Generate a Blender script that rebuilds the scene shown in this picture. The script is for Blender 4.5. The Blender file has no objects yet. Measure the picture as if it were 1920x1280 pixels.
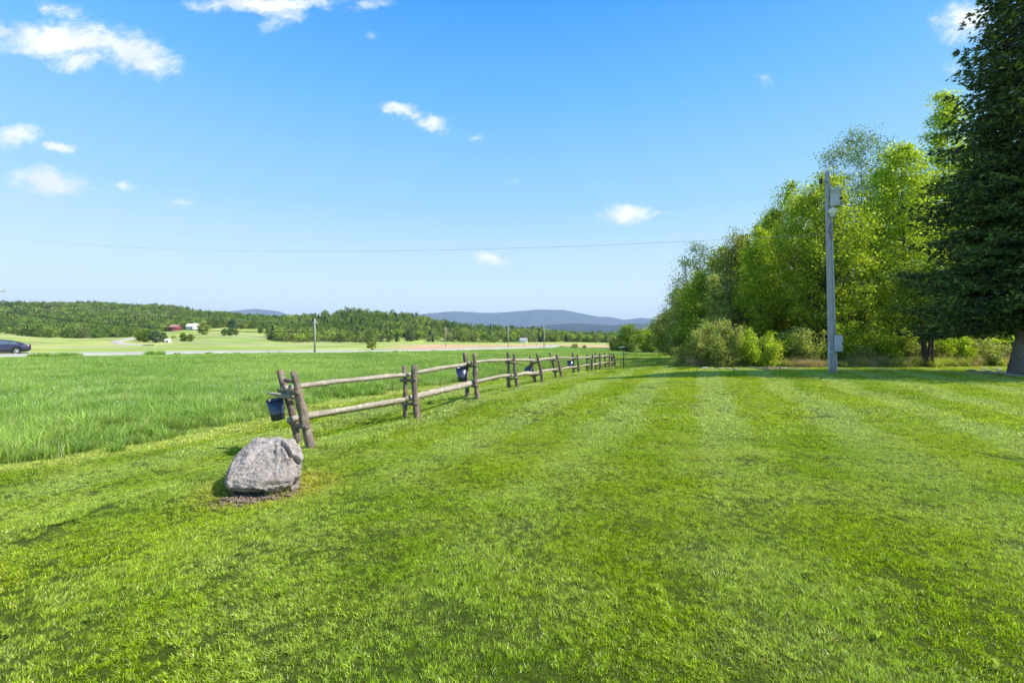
import bpy, bmesh, math, random
import numpy as np
from mathutils import Vector, Euler, Matrix, noise as mnoise

random.seed(7)
rng = np.random.default_rng(7)
R = math.radians
sc = bpy.context.scene
COL = sc.collection

# ---------------------------------------------------------------- camera
F = 900.0                     # focal length in photo pixels (photo 1920 wide)
CAMZ = 1.62
cam_d = bpy.data.cameras.new('camera')
cam_d.sensor_width = 36.0
cam_d.lens = 36.0 * F / 1920.0
cam_d.clip_start = 0.05
cam_d.clip_end = 60000
cam = bpy.data.objects.new('camera', cam_d)
COL.objects.link(cam)
cam.location = (0, 0, CAMZ)
cam.rotation_euler = (R(90), 0, 0)
sc.camera = cam

# ---------------------------------------------------------------- exposure and render settings
sc.view_settings.view_transform = 'Standard'
sc.view_settings.look = 'None'
sc.view_settings.exposure = 0.5
sc.view_settings.gamma = 1.0
sc.view_settings.use_curve_mapping = False
sc.render.engine = 'CYCLES'
cy = sc.cycles
cy.max_bounces = 6
cy.diffuse_bounces = 3
cy.glossy_bounces = 2
cy.transmission_bounces = 4
cy.transparent_max_bounces = 4
cy.volume_bounces = 0
cy.caustics_reflective = False
cy.caustics_refractive = False
cy.use_adaptive_sampling = True
cy.adaptive_threshold = 0.015
cy.sample_clamp_indirect = 4
cy.use_denoising = True
try:
    cy.denoiser = 'OPENIMAGEDENOISE'
    cy.denoising_input_passes = 'RGB_ALBEDO_NORMAL'
    cy.denoising_prefilter = 'ACCURATE'
except Exception:
    pass

# ---------------------------------------------------------------- sun
SUN_EL, SUN_AZ = 50.0, 96.0    # azimuth clockwise from +Y (the view direction)
sd = Vector((math.sin(R(SUN_AZ)) * math.cos(R(SUN_EL)), math.cos(R(SUN_AZ)) * math.cos(R(SUN_EL)), math.sin(R(SUN_EL))))
sun_d = bpy.data.lights.new('sun', 'SUN')
sun_d.energy = 5.0
sun_d.angle = R(0.5)
sun_d.color = (1.0, 0.95, 0.86)
sun = bpy.data.objects.new('sun', sun_d)
COL.objects.link(sun)
sun.rotation_euler = sd.to_track_quat('Z', 'Y').to_euler()
sun.location = (40, 10, 60)

# ---------------------------------------------------------------- node helpers
class NT:
    def __init__(self, tree):
        self.t = tree; self.n = tree.nodes; self.l = tree.links
    def node(self, typ, **kw):
        nd = self.n.new(typ)
        ins = kw.pop('ins', {})
        for k, v in kw.items(): setattr(nd, k, v)
        for k, v in ins.items():
            s = nd.inputs[k]
            if hasattr(v, 'is_output') and not isinstance(v, (int, float, tuple)):
                self.l.new(v, s)
            else:
                s.default_value = v
        return nd
    def math(self, op, a, b=0.0, c=0.0, clamp=False):
        return self.node('ShaderNodeMath', operation=op, use_clamp=clamp, ins={0: a, 1: b, 2: c}).outputs[0]
    def vmath(self, op, a, b=(0, 0, 0)):
        return self.node('ShaderNodeVectorMath', operation=op, ins={0: a, 1: b})
    def mix(self, f, a, b, blend='MIX'):
        nd = self.node('ShaderNodeMix', data_type='RGBA', blend_type=blend)
        for i, v in ((0, f), (6, a), (7, b)):
            if hasattr(v, 'is_output'): self.l.new(v, nd.inputs[i])
            else: nd.inputs[i].default_value = v if i == 0 else (*v[:3], 1.0)
        return nd.outputs[2]
    def noise(self, vec, scale, detail=3.0, rough=0.5, dist=0.0):
        nd = self.node('ShaderNodeTexNoise', ins={'Scale': scale, 'Detail': detail, 'Roughness': rough, 'Distortion': dist})
        if vec is not None: self.l.new(vec, nd.inputs['Vector'])
        return nd.outputs['Fac']
    def ramp(self, fac, stops, interp='LINEAR'):
        nd = self.node('ShaderNodeValToRGB')
        nd.color_ramp.interpolation = interp
        el = nd.color_ramp.elements
        while len(el) < len(stops): el.new(0.5)
        for e, (p, c) in zip(el, stops):
            e.position = p
            e.color = (*c, 1.0) if not isinstance(c, (int, float)) else (c, c, c, 1.0)
        self.l.new(fac, nd.inputs[0])
        return nd.outputs[0]
    def smooth(self, v, a, b, x=0.0, y=1.0):
        nd = self.node('ShaderNodeMapRange', interpolation_type='SMOOTHSTEP', ins={'Value': v, 'From Min': a, 'From Max': b, 'To Min': x, 'To Max': y})
        return nd.outputs[0]

# ---------------------------------------------------------------- world: sky and clouds
world = bpy.data.worlds.new('World')
sc.world = world
world.use_nodes = True
wt = NT(world.node_tree)
wt.n.clear()
tc = wt.node('ShaderNodeTexCoord').outputs['Generated']
sky = wt.node('ShaderNodeTexSky', sky_type='NISHITA', sun_disc=False, sun_elevation=R(SUN_EL), sun_rotation=R(SUN_AZ), altitude=200.0, air_density=1.0, dust_density=0.6, ozone_density=2.0)
sepd = wt.node('ShaderNodeSeparateXYZ', ins={0: tc})
dx, dy, dz = sepd.outputs
# grade of the blue with height above the horizon
grade = wt.ramp(wt.math('MULTIPLY', dz, 1.0, clamp=True), [
    (0.0, (7.4, 8.3, 7.6)), (0.05, (6.1, 7.0, 7.0)), (0.26, (2.3, 4.6, 6.6)), (0.44, (0.8, 3.3, 6.7)), (0.58, (0.1, 2.2, 6.3)), (0.8, (0.1, 1.5, 4.9)), (1.0, (0.1, 1.1, 4.0))])
skyc = wt.mix(0.86, sky.outputs[0], grade)
# clouds: patches of broken cumulus placed by direction
dyc = wt.math('MAXIMUM', dy, 0.05)
uu = wt.math('DIVIDE', dx, dyc); vv = wt.math('DIVIDE', dz, dyc)
uv = wt.node('ShaderNodeCombineXYZ', ins={0: uu, 1: vv, 2: 0.0}).outputs[0]
wn = wt.node('ShaderNodeTexNoise', ins={'Vector': uv, 'Scale': 9.0, 'Detail': 5.0, 'Roughness': 0.6})
warp = wt.vmath('SCALE', wt.vmath('SUBTRACT', wn.outputs['Color'], (0.5, 0.5, 0.5)).outputs[0]); warp.inputs['Scale'].default_value = 0.07
uvw = wt.vmath('ADD', uv, warp.outputs[0]).outputs[0]
clouds = [  # cx, cy, half width, half height (photo px), tilt deg, strength
    (120, 72, 165, 36, 4, 1.25), (255, 105, 95, 32, 22, 1.15), (150, 112, 70, 18, 0, 0.8),
    (125, 18, 70, 18, 8, 0.55), (500, 8, 160, 20, 0, 1.1), (540, 32, 60, 24, -18, 0.8), (690, 15, 60, 16, -15, 0.5),
    (30, 255, 56, 20, -4, 1.1), (112, 279, 36, 13, -3, 0.95), (95, 341, 80, 24, 3, 1.25), (230, 353, 42, 9, 4, 0.6),
    (335, 380, 32, 10, 2, 0.55), (755, 208, 62, 12, 10, 0.85), (812, 228, 45, 15, 22, 0.85), (698, 70, 18, 8, 8, 0.5),
    (1172, 401, 58, 18, 5, 1.15), (1225, 408, 40, 8, 0, 0.45), (918, 484, 50, 14, 3, 0.95), (955, 331, 50, 6, 2, 0.35),
    (1815, 38, 75, 42, -20, 1.0), (1790, 122, 24, 16, 20, 0.5), (1430, 152, 30, 18, 15, 0.28), (1150, 497, 30, 8, 2, 0.3), (897, 257, 22, 7, 0, 0.35)]
mask = None
for (cx, cyy, a, b, th, st) in clouds:
    mp = wt.node('ShaderNodeMapping', vector_type='TEXTURE', ins={'Vector': uvw, 'Location': ((cx - 960) / F, (640 - cyy) / F, 0), 'Rotation': (0, 0, -R(th)), 'Scale': (a * 1.25 / F, b * 1.45 / F, 1)})
    ln = wt.vmath('LENGTH', mp.outputs[0]).outputs['Value']
    m = wt.node('ShaderNodeMapRange', ins={'Value': ln, 'From Min': 1.0, 'From Max': 0.0, 'To Min': 0.0, 'To Max': st}).outputs[0]
    mask = m if mask is None else wt.math('MAXIMUM', mask, m)
fine = wt.node('ShaderNodeTexNoise', ins={'Vector': wt.node('ShaderNodeMapping', ins={'Vector': uvw, 'Scale': (1, 1.6, 1)}).outputs[0], 'Scale': 20.0, 'Detail': 8.0, 'Roughness': 0.68}).outputs['Fac']
dens = wt.math('ADD', mask, wt.math('MULTIPLY', wt.math('MULTIPLY', wt.math('SUBTRACT', fine, 0.5), 1.7), wt.math('MULTIPLY', mask, 3.2, clamp=True)))
dens = wt.smooth(dens, 0.10, 1.0)
front = wt.math('GREATER_THAN', dy, 0.1)
dens = wt.math('MULTIPLY', dens, front)
shade = wt.noise(uvw, 11.0, 3.0)
ccol = wt.mix(wt.smooth(shade, 0.35, 0.7), (7.0, 7.1, 7.3), (5.4, 5.8, 6.6))
final = wt.mix(wt.math('MULTIPLY', dens, 0.96), skyc, ccol)
bg = wt.node('ShaderNodeBackground', ins={'Color': final, 'Strength': 0.12})
wt.node('ShaderNodeOutputWorld', ins={'Surface': bg.outputs[0]})

# ---------------------------------------------------------------- scene helpers
def tag(o, label=None, cat=None, group=None, kind=None):
    if label: o['label'] = label
    if cat: o['category'] = cat
    if group: o['group'] = group
    if kind: o['kind'] = kind
    return o
def empty(name, loc, label, cat, group=None, rz=0.0):
    o = bpy.data.objects.new(name, None); COL.objects.link(o)
    o.location = loc; o.rotation_euler = (0, 0, rz); o.empty_display_size = 0.2
    return tag(o, label, cat, group)

class MB:
    """collects quads/tris with a 3-channel random attribute"""
    def __init__(s): s.v = []; s.f = []; s.t = []; s.a = []; s.n = 0
    def add(s, v, quads=None, tris=None, attr=None):
        v = np.asarray(v, float).reshape(-1, 3)
        if quads is not None and len(quads): s.f.append(np.asarray(quads, np.int64) + s.n)
        if tris is not None and len(tris): s.t.append(np.asarray(tris, np.int64) + s.n)
        s.v.append(v)
        if attr is None: attr = np.full((len(v), 3), 0.5)
        attr = np.asarray(attr, float)
        if attr.ndim == 1: attr = np.tile(attr, (len(v), 1))
        s.a.append(attr)
        s.n += len(v)
    def tube(s, pts, rad, n=8, cap=True, attr=None, jitter=0.0, flat=1.0):
        pts = np.asarray(pts, float); k = len(pts)
        rad = np.broadcast_to(np.asarray(rad, float), (k,))
        tan = np.gradient(pts, axis=0); tan /= np.linalg.norm(tan, axis=1)[:, None] + 1e-9
        up = np.array([0, 0, 1.0]) if abs(tan[:, 2]).mean() < 0.8 else np.array([0, 1.0, 0])
        b = np.cross(tan, up); b /= np.linalg.norm(b, axis=1)[:, None] + 1e-9
        c = np.cross(b, tan)
        an = np.arange(n) * 2 * np.pi / n
        prof = np.ones((k, n))
        if jitter: prof = 1 + (rng.random((1, n)) - 0.5) * jitter * 1.2 + (rng.random((k, n)) - 0.5) * jitter * 0.6
        ring = (b[:, None, :] * np.cos(an)[None, :, None] + c[:, None, :] * np.sin(an)[None, :, None] * flat) * (rad[:, None] * prof)[:, :, None]
        v = (pts[:, None, :] + ring).reshape(-1, 3)
        i, j = np.meshgrid(np.arange(k - 1), np.arange(n), indexing='ij')
        q = np.stack([i * n + j, i * n + (j + 1) % n, (i + 1) * n + (j + 1) % n, (i + 1) * n + j], -1).reshape(-1, 4)
        tris = []
        if cap:
            v = np.vstack([v, pts[0], pts[-1]]); a0 = k * n; a1 = a0 + 1
            for jj in range(n):
                tris.append((a0, (jj + 1) % n, jj)); tris.append((a1, (k - 1) * n + jj, (k - 1) * n + (jj + 1) % n))
        s.add(v, q, tris, attr)
    def box(s, c, size, rot=(0, 0, 0), attr=None):
        x, y, z = np.array(size) / 2
        v = np.array([[sx * x, sy * y, sz * z] for sz in (-1, 1) for sy in (-1, 1) for sx in (-1, 1)])
        m = np.array(Euler(rot).to_matrix())
        s.add(v @ m.T + np.array(c), [(0, 2, 3, 1), (4, 5, 7, 6), (0, 1, 5, 4), (2, 6, 7, 3), (0, 4, 6, 2), (1, 3, 7, 5)], attr=attr)
    def build(s, name, mat, parent=None, smooth=False, loc=None, link=True, bevel=0.0):
        V = np.vstack(s.v); A = np.vstack(s.a)
        Q = np.vstack(s.f) if s.f else np.zeros((0, 4), int); T = np.vstack(s.t) if s.t else np.zeros((0, 3), int)
        me = bpy.data.meshes.new(name)
        me.vertices.add(len(V)); me.vertices.foreach_set('co', V.astype(np.float32).ravel())
        li = np.concatenate([Q.ravel(), T.ravel()]).astype(np.int32)
        me.loops.add(len(li)); me.loops.foreach_set('vertex_index', li)
        st = np.concatenate([np.arange(len(Q)) * 4, len(Q) * 4 + np.arange(len(T)) * 3]).astype(np.int32)
        me.polygons.add(len(st)); me.polygons.foreach_set('loop_start', st)
        me.update(calc_edges=True)
        at = me.attributes.new('rnd', 'FLOAT_VECTOR', 'POINT')
        at.data.foreach_set('vector', A.astype(np.float32).ravel())
        if smooth: me.polygons.foreach_set('use_smooth', np.ones(len(st), bool))
        if mat: me.materials.append(mat)
        me.validate()
        o = bpy.data.objects.new(name, me)
        if link: COL.objects.link(o)
        if parent: o.parent = parent
        if loc is not None: o.location = loc
        if bevel:
            md = o.modifiers.new('bevel', 'BEVEL'); md.width = bevel; md.segments = 2; md.limit_method = 'ANGLE'
        return o

# value noise in numpy
def _h(ix, iy, s):
    n = (ix * 374761393 + iy * 668265263 + s * 1442695041) & 0xFFFFFFFF
    n = ((n ^ (n >> 13)) * 1274126177) & 0xFFFFFFFF
    return ((n ^ (n >> 16)) & 0xFFFF) / 65535.0
def vnoise(x, y, s=0):
    x = np.asarray(x, float); y = np.asarray(y, float)
    ix = np.floor(x).astype(np.int64); iy = np.floor(y).astype(np.int64)
    fx = x - ix; fy = y - iy; fx = fx * fx * (3 - 2 * fx); fy = fy * fy * (3 - 2 * fy)
    return (_h(ix, iy, s) * (1 - fx) + _h(ix + 1, iy, s) * fx) * (1 - fy) + (_h(ix, iy + 1, s) * (1 - fx) + _h(ix + 1, iy + 1, s) * fx) * fy
def fbm(x, y, o=4, s=0):
    t = 0; a = 0.5
    for k in range(o): t = t + a * (vnoise(x * 2 ** k, y * 2 ** k, s + k * 17) - 0.5) * 2; a *= 0.5
    return t
def sstep(x, a, b):
    t = np.clip((x - a) / (b - a), 0, 1); return t * t * (3 - 2 * t)

# ---------------------------------------------------------------- terrain heights
FX = np.array([-5.2, -3.2, -2.2, -1.2, 0.0, 0.98, 2.02, 3.6, 5.05, 6.2, 7.35, 8.55, 12.0, 17, 60])   # fence line
FY = np.array([2.0, 7.9, 10.8, 13.6, 16.9, 20.0, 23.2, 27.3, 31.0, 34.3, 37.3, 40.6, 48, 60, 170])
FZ = np.array([-0.10, -0.11, -0.14, -0.02, -0.02, -0.10, -0.17, -0.25, -0.34, -0.42, -0.48, -0.56, -0.6, -0.62, -0.6])
TU = np.array([-3000, -200, 0, 150, 300, 400, 480, 560, 660, 760, 830, 900, 1000, 1100, 1200, 1500, 4000], float)
TY = np.array([60, 100, 160, 240, 330, 450, 600, 800], float)
TP = np.array([
    [664, 655, 642, 630, 620, 600, 574, 585], [664, 655, 642, 630, 620, 600, 574, 585], [664, 657, 645, 633, 625, 602, 577, 590],
    [664, 658, 648, 638, 631, 604, 579, 592], [664, 658, 648, 637, 624, 606, 583, 596], [663, 658, 648, 634, 620, 608, 596, 610],
    [663, 659, 649, 637, 624, 612, 602, 615], [663, 660, 651, 645, 639, 605, 612, 624], [663, 659, 651, 646, 640, 594, 604, 628],
    [663, 658, 651, 646, 641, 601, 616, 632], [664, 657, 650, 646, 642, 615, 624, 634], [665, 656, 650, 646, 642, 625, 630, 637],
    [667, 657, 649, 645, 641, 630, 634, 638], [669, 659, 651, 646, 642, 641, 640, 639.5], [669, 660, 652, 647, 643, 641, 640.5, 640],
    [667, 660, 652, 647, 643, 641, 640.5, 640], [667, 660, 652, 647, 643, 641, 640.5, 640]], float)
TZ = CAMZ + (640 - TP) * TY[None, :] / F
def ground(X, Y):
    X = np.asarray(X, float); Y = np.asarray(Y, float)
    # near part: the lawn, sloping off to the meadow left of the fence
    zf = np.interp(Y, FY, FZ); xf = np.interp(Y, FY, FX)
    d = (X - xf) * 0.93
    right = 0.0 + 0.19 * sstep(Y, 9, 22) * sstep(X, 2, 12) - 0.25 * sstep(Y, 30, 48) - 0.15 * sstep(Y, 18, 40) * (1 - sstep(X, 6, 14))
    zn = np.where(d > 0, zf + (right - zf) * sstep(d, 0.3, 6.0), zf - 0.16 * sstep(-d, 0.0, 1.3))
    west = -0.17 + 0.28 * sstep(-X + Y * 0.4, 25, 60)
    zn = np.where(d < 0, zn + (west - zn) * sstep(-d, 2, 9), zn)
    zn = zn + 0.03 * fbm(X * 0.35, Y * 0.35, 2, 3) * sstep(np.hypot(X, Y), 1.5, 4)
    # far part from surveyed columns
    u = X / np.maximum(Y, 1.0) * F + 960
    Yc = np.clip(Y, 60, 800)
    iu = np.clip(np.searchsorted(TU, u) - 1, 0, len(TU) - 2); iy = np.clip(np.searchsorted(TY, Yc) - 1, 0, len(TY) - 2)
    fu = np.clip((u - TU[iu]) / (TU[iu + 1] - TU[iu]), 0, 1); fy = (Yc - TY[iy]) / (TY[iy + 1] - TY[iy])
    fu = fu * fu * (3 - 2 * fu)
    zt = (TZ[iu, iy] * (1 - fu) + TZ[iu + 1, iy] * fu) * (1 - fy) + (TZ[iu, iy + 1] * (1 - fu) + TZ[iu + 1, iy + 1] * fu) * fy
    zt = zt + fbm(X / 40.0, Y / 40.0, 3, 11) * 0.5 * sstep(Y, 110, 200)
    zt = zt * (1 - sstep(Y, 800, 1600)) - 6.0 * sstep(Y, 800, 1600)
    return zn + (zt - zn) * sstep(Y, 46, 62)
def gz(x, y): return float(ground(np.array([x]), np.array([y]))[0])
def pix(u, v, ymin=3.0, ymax=900.0):
    """first place where the sight line of photo pixel (u,v) meets the ground"""
    Y = np.exp(np.linspace(math.log(ymin), math.log(ymax), 3000))
    X = (u - 960) / F * Y
    h = CAMZ + (640 - v) / F * Y - ground(X, Y)
    k = np.argmax(h < 0) if (h < 0).any() else len(Y) - 1
    return Vector((X[k], Y[k], gz(X[k], Y[k])))
def atd(u, Y): return Vector(((u - 960) / F * Y, Y, gz((u - 960) / F * Y, Y)))

# meadow boundary (mown lawn is to the right of it)
BX = np.array([-60, -20, -11.5, -7.5, -6.6, -6.1, -5.2, -3.6, -1.9, 0.6, 3.4, 6.2, 10, 16, 28, 50])
BY = np.array([-8, 1.2, 4.6, 7.2, 9.0, 11.3, 14.5, 18.5, 23.0, 29.5, 36.5, 43.0, 52, 66, 100, 160])
def lawn_side(X, Y): return (X - np.interp(Y, BY, BX))           # >0 on the lawn
# wood edge: lawn stops here
WX = np.array([10.0, 12.6, 17.5, 25, 33, 60]); WY = np.array([40, 29.5, 28.2, 28.6, 31.0, 38])

ROAD = np.array([(-140, -25), (-90, 13), (-62, 37), (-47, 51), (-30, 75), (-14, 97), (0, 118), (10, 140), (15, 165), (17, 200)], float)

# ---------------------------------------------------------------- materials
def new_mat(name):
    m = bpy.data.materials.new(name); m.use_nodes = True
    m.node_tree.nodes.clear()
    return m, NT(m.node_tree)
def out(t, sh, disp=None):
    o = t.node('ShaderNodeOutputMaterial', ins={'Surface': sh})
    return o
def simple(name, col, rough=0.6, metal=0.0, var=0.15, scale=8.0, bump=0.0, bscale=30.0, spec=0.4, col2=None, stretch=None):
    m, t = new_mat(name)
    p = t.node('ShaderNodeTexCoord').outputs['Object']
    if stretch: p = t.node('ShaderNodeMapping', ins={'Vector': p, 'Scale': stretch}).outputs[0]
    nz = t.noise(p, scale, 5.0, 0.6)
    c2 = col2 or tuple(c * (1 - var * 2) for c in col)
    c = t.mix(t.smooth(nz, 0.3, 0.7), col, c2)
    b = t.node('ShaderNodeBsdfPrincipled', ins={'Base Color': c, 'Roughness': rough, 'Metallic': metal, 'Specular IOR Level': spec})
    if bump:
        bn = t.node('ShaderNodeBump', ins={'Height': t.noise(p, bscale, 6.0, 0.65), 'Strength': bump, 'Distance': 0.02})
        t.l.new(bn.outputs[0], b.inputs['Normal'])
    out(t, b.outputs[0])
    return m

def leaf_mat(name, c1, c2, c3=None, transl=0.4, rough=0.55, spec=0.25, objrand=0.0):
    """c1..c2 by clump, c3 by leaf"""
    m, t = new_mat(name)
    a = t.node('ShaderNodeAttribute', attribute_name='rnd').outputs['Vector']
    s = t.node('ShaderNodeSeparateXYZ', ins={0: a}).outputs
    c = t.mix(s[1], c1, c2)
    if c3: c = t.mix(t.smooth(s[0], 0.55, 1.0), c, c3)
    v = t.math('MULTIPLY_ADD', s[0], 0.7, 0.65)
    if objrand:
        r = t.node('ShaderNodeObjectInfo').outputs['Random']
        v = t.math('MULTIPLY', v, t.math('MULTIPLY_ADD', r, objrand, 1 - objrand / 2))
    vv_ = t.node('ShaderNodeCombineXYZ', ins={0: v, 1: v, 2: v}).outputs[0]
    c = t.mix(1.0, c, vv_, 'MULTIPLY')
    b = t.node('ShaderNodeBsdfPrincipled', ins={'Base Color': c, 'Roughness': rough, 'Specular IOR Level': spec})
    tr = t.node('ShaderNodeBsdfTranslucent', ins={'Color': t.mix(1.0, c, (1.35, 1.25, 0.55), 'MULTIPLY')})
    mx = t.node('ShaderNodeMixShader', ins={0: transl, 1: b.outputs[0], 2: tr.outputs[0]})
    out(t, mx.outputs[0])
    return m

FD = Vector((0.36, 0.933, 0)).normalized()    # direction the fence and the mowing run
def lawn_color(t):
    """colour of the mown lawn by place: growth patches, painted sheen of the mowing lanes, dry spots"""
    p = t.node('ShaderNodeNewGeometry').outputs['Position']
    n1 = t.noise(p, 0.22, 2.0); n2 = t.noise(p, 0.9, 3.0, 0.6); n3 = t.noise(p, 3.2, 3.0, 0.6); n4 = t.noise(p, 0.5, 3.0, 0.6, 0.4)
    c = t.mix(t.smooth(n1, 0.36, 0.64), (0.28, 0.42, 0.008), (0.385, 0.49, 0.008))
    c = t.mix(t.smooth(n2, 0.35, 0.7), c, (0.40, 0.50, 0.07))
    c = t.mix(t.math('MULTIPLY', t.smooth(n3, 0.5, 0.75), 0.32), c, (0.17, 0.32, 0.010))
    c = t.mix(t.math('MULTIPLY', t.smooth(n4, 0.60, 0.74), 0.6), c, (0.42, 0.42, 0.06))
    # lanes parallel to the fence: sheen of leaning blades painted into every other one
    dt = t.vmath('DOT_PRODUCT', p, (0.933, -0.36, 0)).outputs['Value']
    dt = t.math('ADD', dt, t.math('MULTIPLY', t.math('SUBTRACT', t.noise(p, 0.3, 2.0), 0.5), 1.3))
    st = t.math('SINE', t.math('MULTIPLY', dt, 2 * math.pi / 2.1))
    lane_sheen = t.math('MULTIPLY', t.smooth(st, -0.15, 0.5), t.math('MULTIPLY', t.smooth(t.vmath('LENGTH', p).outputs['Value'], 4.5, 12.0, 0.12, 1.0), t.smooth(n4, 0.35, 0.5, 0.55, 1.0)))
    c = t.mix(t.math('MULTIPLY', lane_sheen, 0.75), c, (0.47, 0.57, 0.16))
    n5 = t.noise(p, 2.4, 6.0, 0.75)
    c = t.mix(t.math('MULTIPLY', t.math('MULTIPLY', t.smooth(n5, 0.56, 0.66), t.smooth(n4, 0.5, 0.66)), 0.32), c, (0.26, 0.24, 0.08))
    # dry ring round the boulder
    db = t.vmath('DISTANCE', p, (-2.9, 5.75, -0.2)).outputs['Value']
    c = t.mix(t.math('MULTIPLY', t.smooth(t.math('ADD', db, t.math('MULTIPLY', n2, 0.8)), 1.4, 0.85), 0.55), c, (0.60, 0.50, 0.10))
    sp = t.node('ShaderNodeSeparateXYZ', ins={0: p}).outputs
    fy = t.math('MULTIPLY', sp[1], 1 / 45.0, clamp=True)
    bx = t.ramp(fy, [(y / 45.0, (x + 12) / 20.0) for x, y in ((-11.5, 4.6), (-7.5, 7.2), (-6.6, 9.0), (-6.1, 11.3), (-5.2, 14.5), (-3.6, 18.5), (-1.9, 23.0), (0.6, 29.5), (3.4, 36.5), (6.2, 43.0))])
    de = t.math('SUBTRACT', sp[0], t.math('MULTIPLY_ADD', bx, 20.0, -12.0))
    de = t.math('ADD', de, t.math('MULTIPLY', t.math('SUBTRACT', n3, 0.5), 0.7))
    band = t.math('MULTIPLY', t.smooth(de, -0.2, 0.1), t.smooth(de, 1.0, 0.45))
    c = t.mix(t.math('MULTIPLY', band, 0.8), c, (0.56, 0.62, 0.15))
    return c, p

def grass_mat(name, lawn=True):
    m, t = new_mat(name)
    a = t.node('ShaderNodeAttribute', attribute_name='rnd').outputs['Vector']
    s = t.node('ShaderNodeSeparateXYZ', ins={0: a}).outputs
    if lawn:
        c, p = lawn_color(t)
        straw = (0.62, 0.60, 0.28)
    else:
        p = t.node('ShaderNodeNewGeometry').outputs['Position']
        n1 = t.noise(p, 0.10, 3.0, 0.6); n2 = t.noise(p, 0.5, 3.0, 0.6)
        c = t.mix(t.smooth(n1, 0.38, 0.62), (0.23, 0.39, 0.065), (0.35, 0.49, 0.095))
        c = t.mix(t.smooth(n2, 0.5, 0.72), c, (0.47, 0.57, 0.18))
        c = t.mix(t.math('MULTIPLY', t.smooth(n2, 0.42, 0.3), 0.6), c, (0.18, 0.38, 0.08))
        straw = (0.58, 0.56, 0.32)
    c = t.mix(t.smooth(s[1], 0.86, 0.97), c, straw)
    v = t.math('MULTIPLY_ADD', t.math('POWER', s[0], 1.6), 1.9, 0.30)
    c = t.mix(1.0, c, t.node('ShaderNodeCombineXYZ', ins={0: v, 1: v, 2: v}).outputs[0], 'MULTIPLY')
    b = t.node('ShaderNodeBsdfPrincipled', ins={'Base Color': c, 'Roughness': 0.5, 'Specular IOR Level': 0.22})
    tr = t.node('ShaderNodeBsdfTranslucent', ins={'Color': t.mix(1.0, c, (1.3, 1.2, 0.6), 'MULTIPLY')})
    mx = t.node('ShaderNodeMixShader', ins={0: 0.38, 1: b.outputs[0], 2: tr.outputs[0]})
    out(t, mx.outputs[0])
    return m
M = {}
M['lawn'] = grass_mat('lawn_blades', True)
M['meadow'] = grass_mat('meadow_blades', False)

def ground_mat():
    m, t = new_mat('ground_surface')
    a = t.node('ShaderNodeAttribute', attribute_name='gcol').outputs['Color']
    z = t.node('ShaderNodeAttribute', attribute_name='zone').outputs['Fac']
    c, p = lawn_color(t)
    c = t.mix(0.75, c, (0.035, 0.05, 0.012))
    n = t.noise(p, 0.05, 6.0, 0.7); n2 = t.noise(t.node('ShaderNodeMapping', ins={'Vector': p, 'Scale': (0.22, 1, 1)}).outputs[0], 0.22, 8.0, 0.8)
    f = t.math('ADD', t.math('MULTIPLY', n, 0.6), t.math('MULTIPLY', t.smooth(n2, 0.3, 0.7), 0.5))
    f = t.math('ADD', f, 0.42)
    far = t.mix(1.0, a, t.node('ShaderNodeCombineXYZ', ins={0: f, 1: f, 2: f}).outputs[0], 'MULTIPLY')
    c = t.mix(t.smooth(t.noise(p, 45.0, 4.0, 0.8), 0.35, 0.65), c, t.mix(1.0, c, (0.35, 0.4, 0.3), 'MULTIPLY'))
    c = t.mix(z, c, far)
    b = t.node('ShaderNodeBsdfPrincipled', ins={'Base Color': c, 'Roughness': 0.9, 'Specular IOR Level': 0.1})
    bn = t.node('ShaderNodeBump', ins={'Height': t.noise(p, 9.0, 10.0, 0.8), 'Strength': 0.7, 'Distance': 0.08})
    t.l.new(bn.outputs[0], b.inputs['Normal'])
    out(t, b.outputs[0])
    return m
M['ground'] = ground_mat()

def bark(name, c1, c2, stretch=(6, 6, 1)):
    m, t = new_mat(name)
    p = t.node('ShaderNodeMapping', ins={'Vector': t.node('ShaderNodeTexCoord').outputs['Object'], 'Scale': stretch}).outputs[0]
    nz = t.noise(p, 5.0, 6.0, 0.7)
    c = t.mix(t.smooth(nz, 0.35, 0.65), c1, c2)
    b = t.node('ShaderNodeBsdfPrincipled', ins={'Base Color': c, 'Roughness': 0.85, 'Specular IOR Level': 0.2})
    bn = t.node('ShaderNodeBump', ins={'Height': nz, 'Strength': 0.8, 'Distance': 0.03}); t.l.new(bn.outputs[0], b.inputs['Normal'])
    out(t, b.outputs[0]); return m
M['bark'] = bark('bark_brown', (0.10, 0.08, 0.065), (0.045, 0.036, 0.03))
M['bark_pale'] = bark('bark_pale', (0.34, 0.32, 0.30), (0.12, 0.11, 0.10), (4, 4, 2))
M['bark_gray'] = bark('bark_gray', (0.28, 0.27, 0.27), (0.13, 0.12, 0.12), (5, 5, 1.5))
M['leaf_green'] = leaf_mat('leaves_mid_green', (0.19, 0.31, 0.018), (0.33, 0.44, 0.028), (0.48, 0.56, 0.08), 0.5)
M['leaf_lime'] = leaf_mat('leaves_lime', (0.25, 0.39, 0.02), (0.40, 0.53, 0.035), (0.56, 0.66, 0.09), 0.5)
M['leaf_olive'] = leaf_mat('leaves_olive', (0.18, 0.24, 0.035), (0.30, 0.34, 0.06), (0.40, 0.41, 0.12), 0.4)
M['leaf_deep'] = leaf_mat('leaves_deep_green', (0.11, 0.20, 0.02), (0.21, 0.32, 0.032), (0.34, 0.44, 0.07), 0.45)
M['leaf_blue'] = leaf_mat('leaves_blue_green', (0.10, 0.18, 0.05), (0.18, 0.28, 0.07), (0.28, 0.37, 0.11), 0.38)
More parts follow.
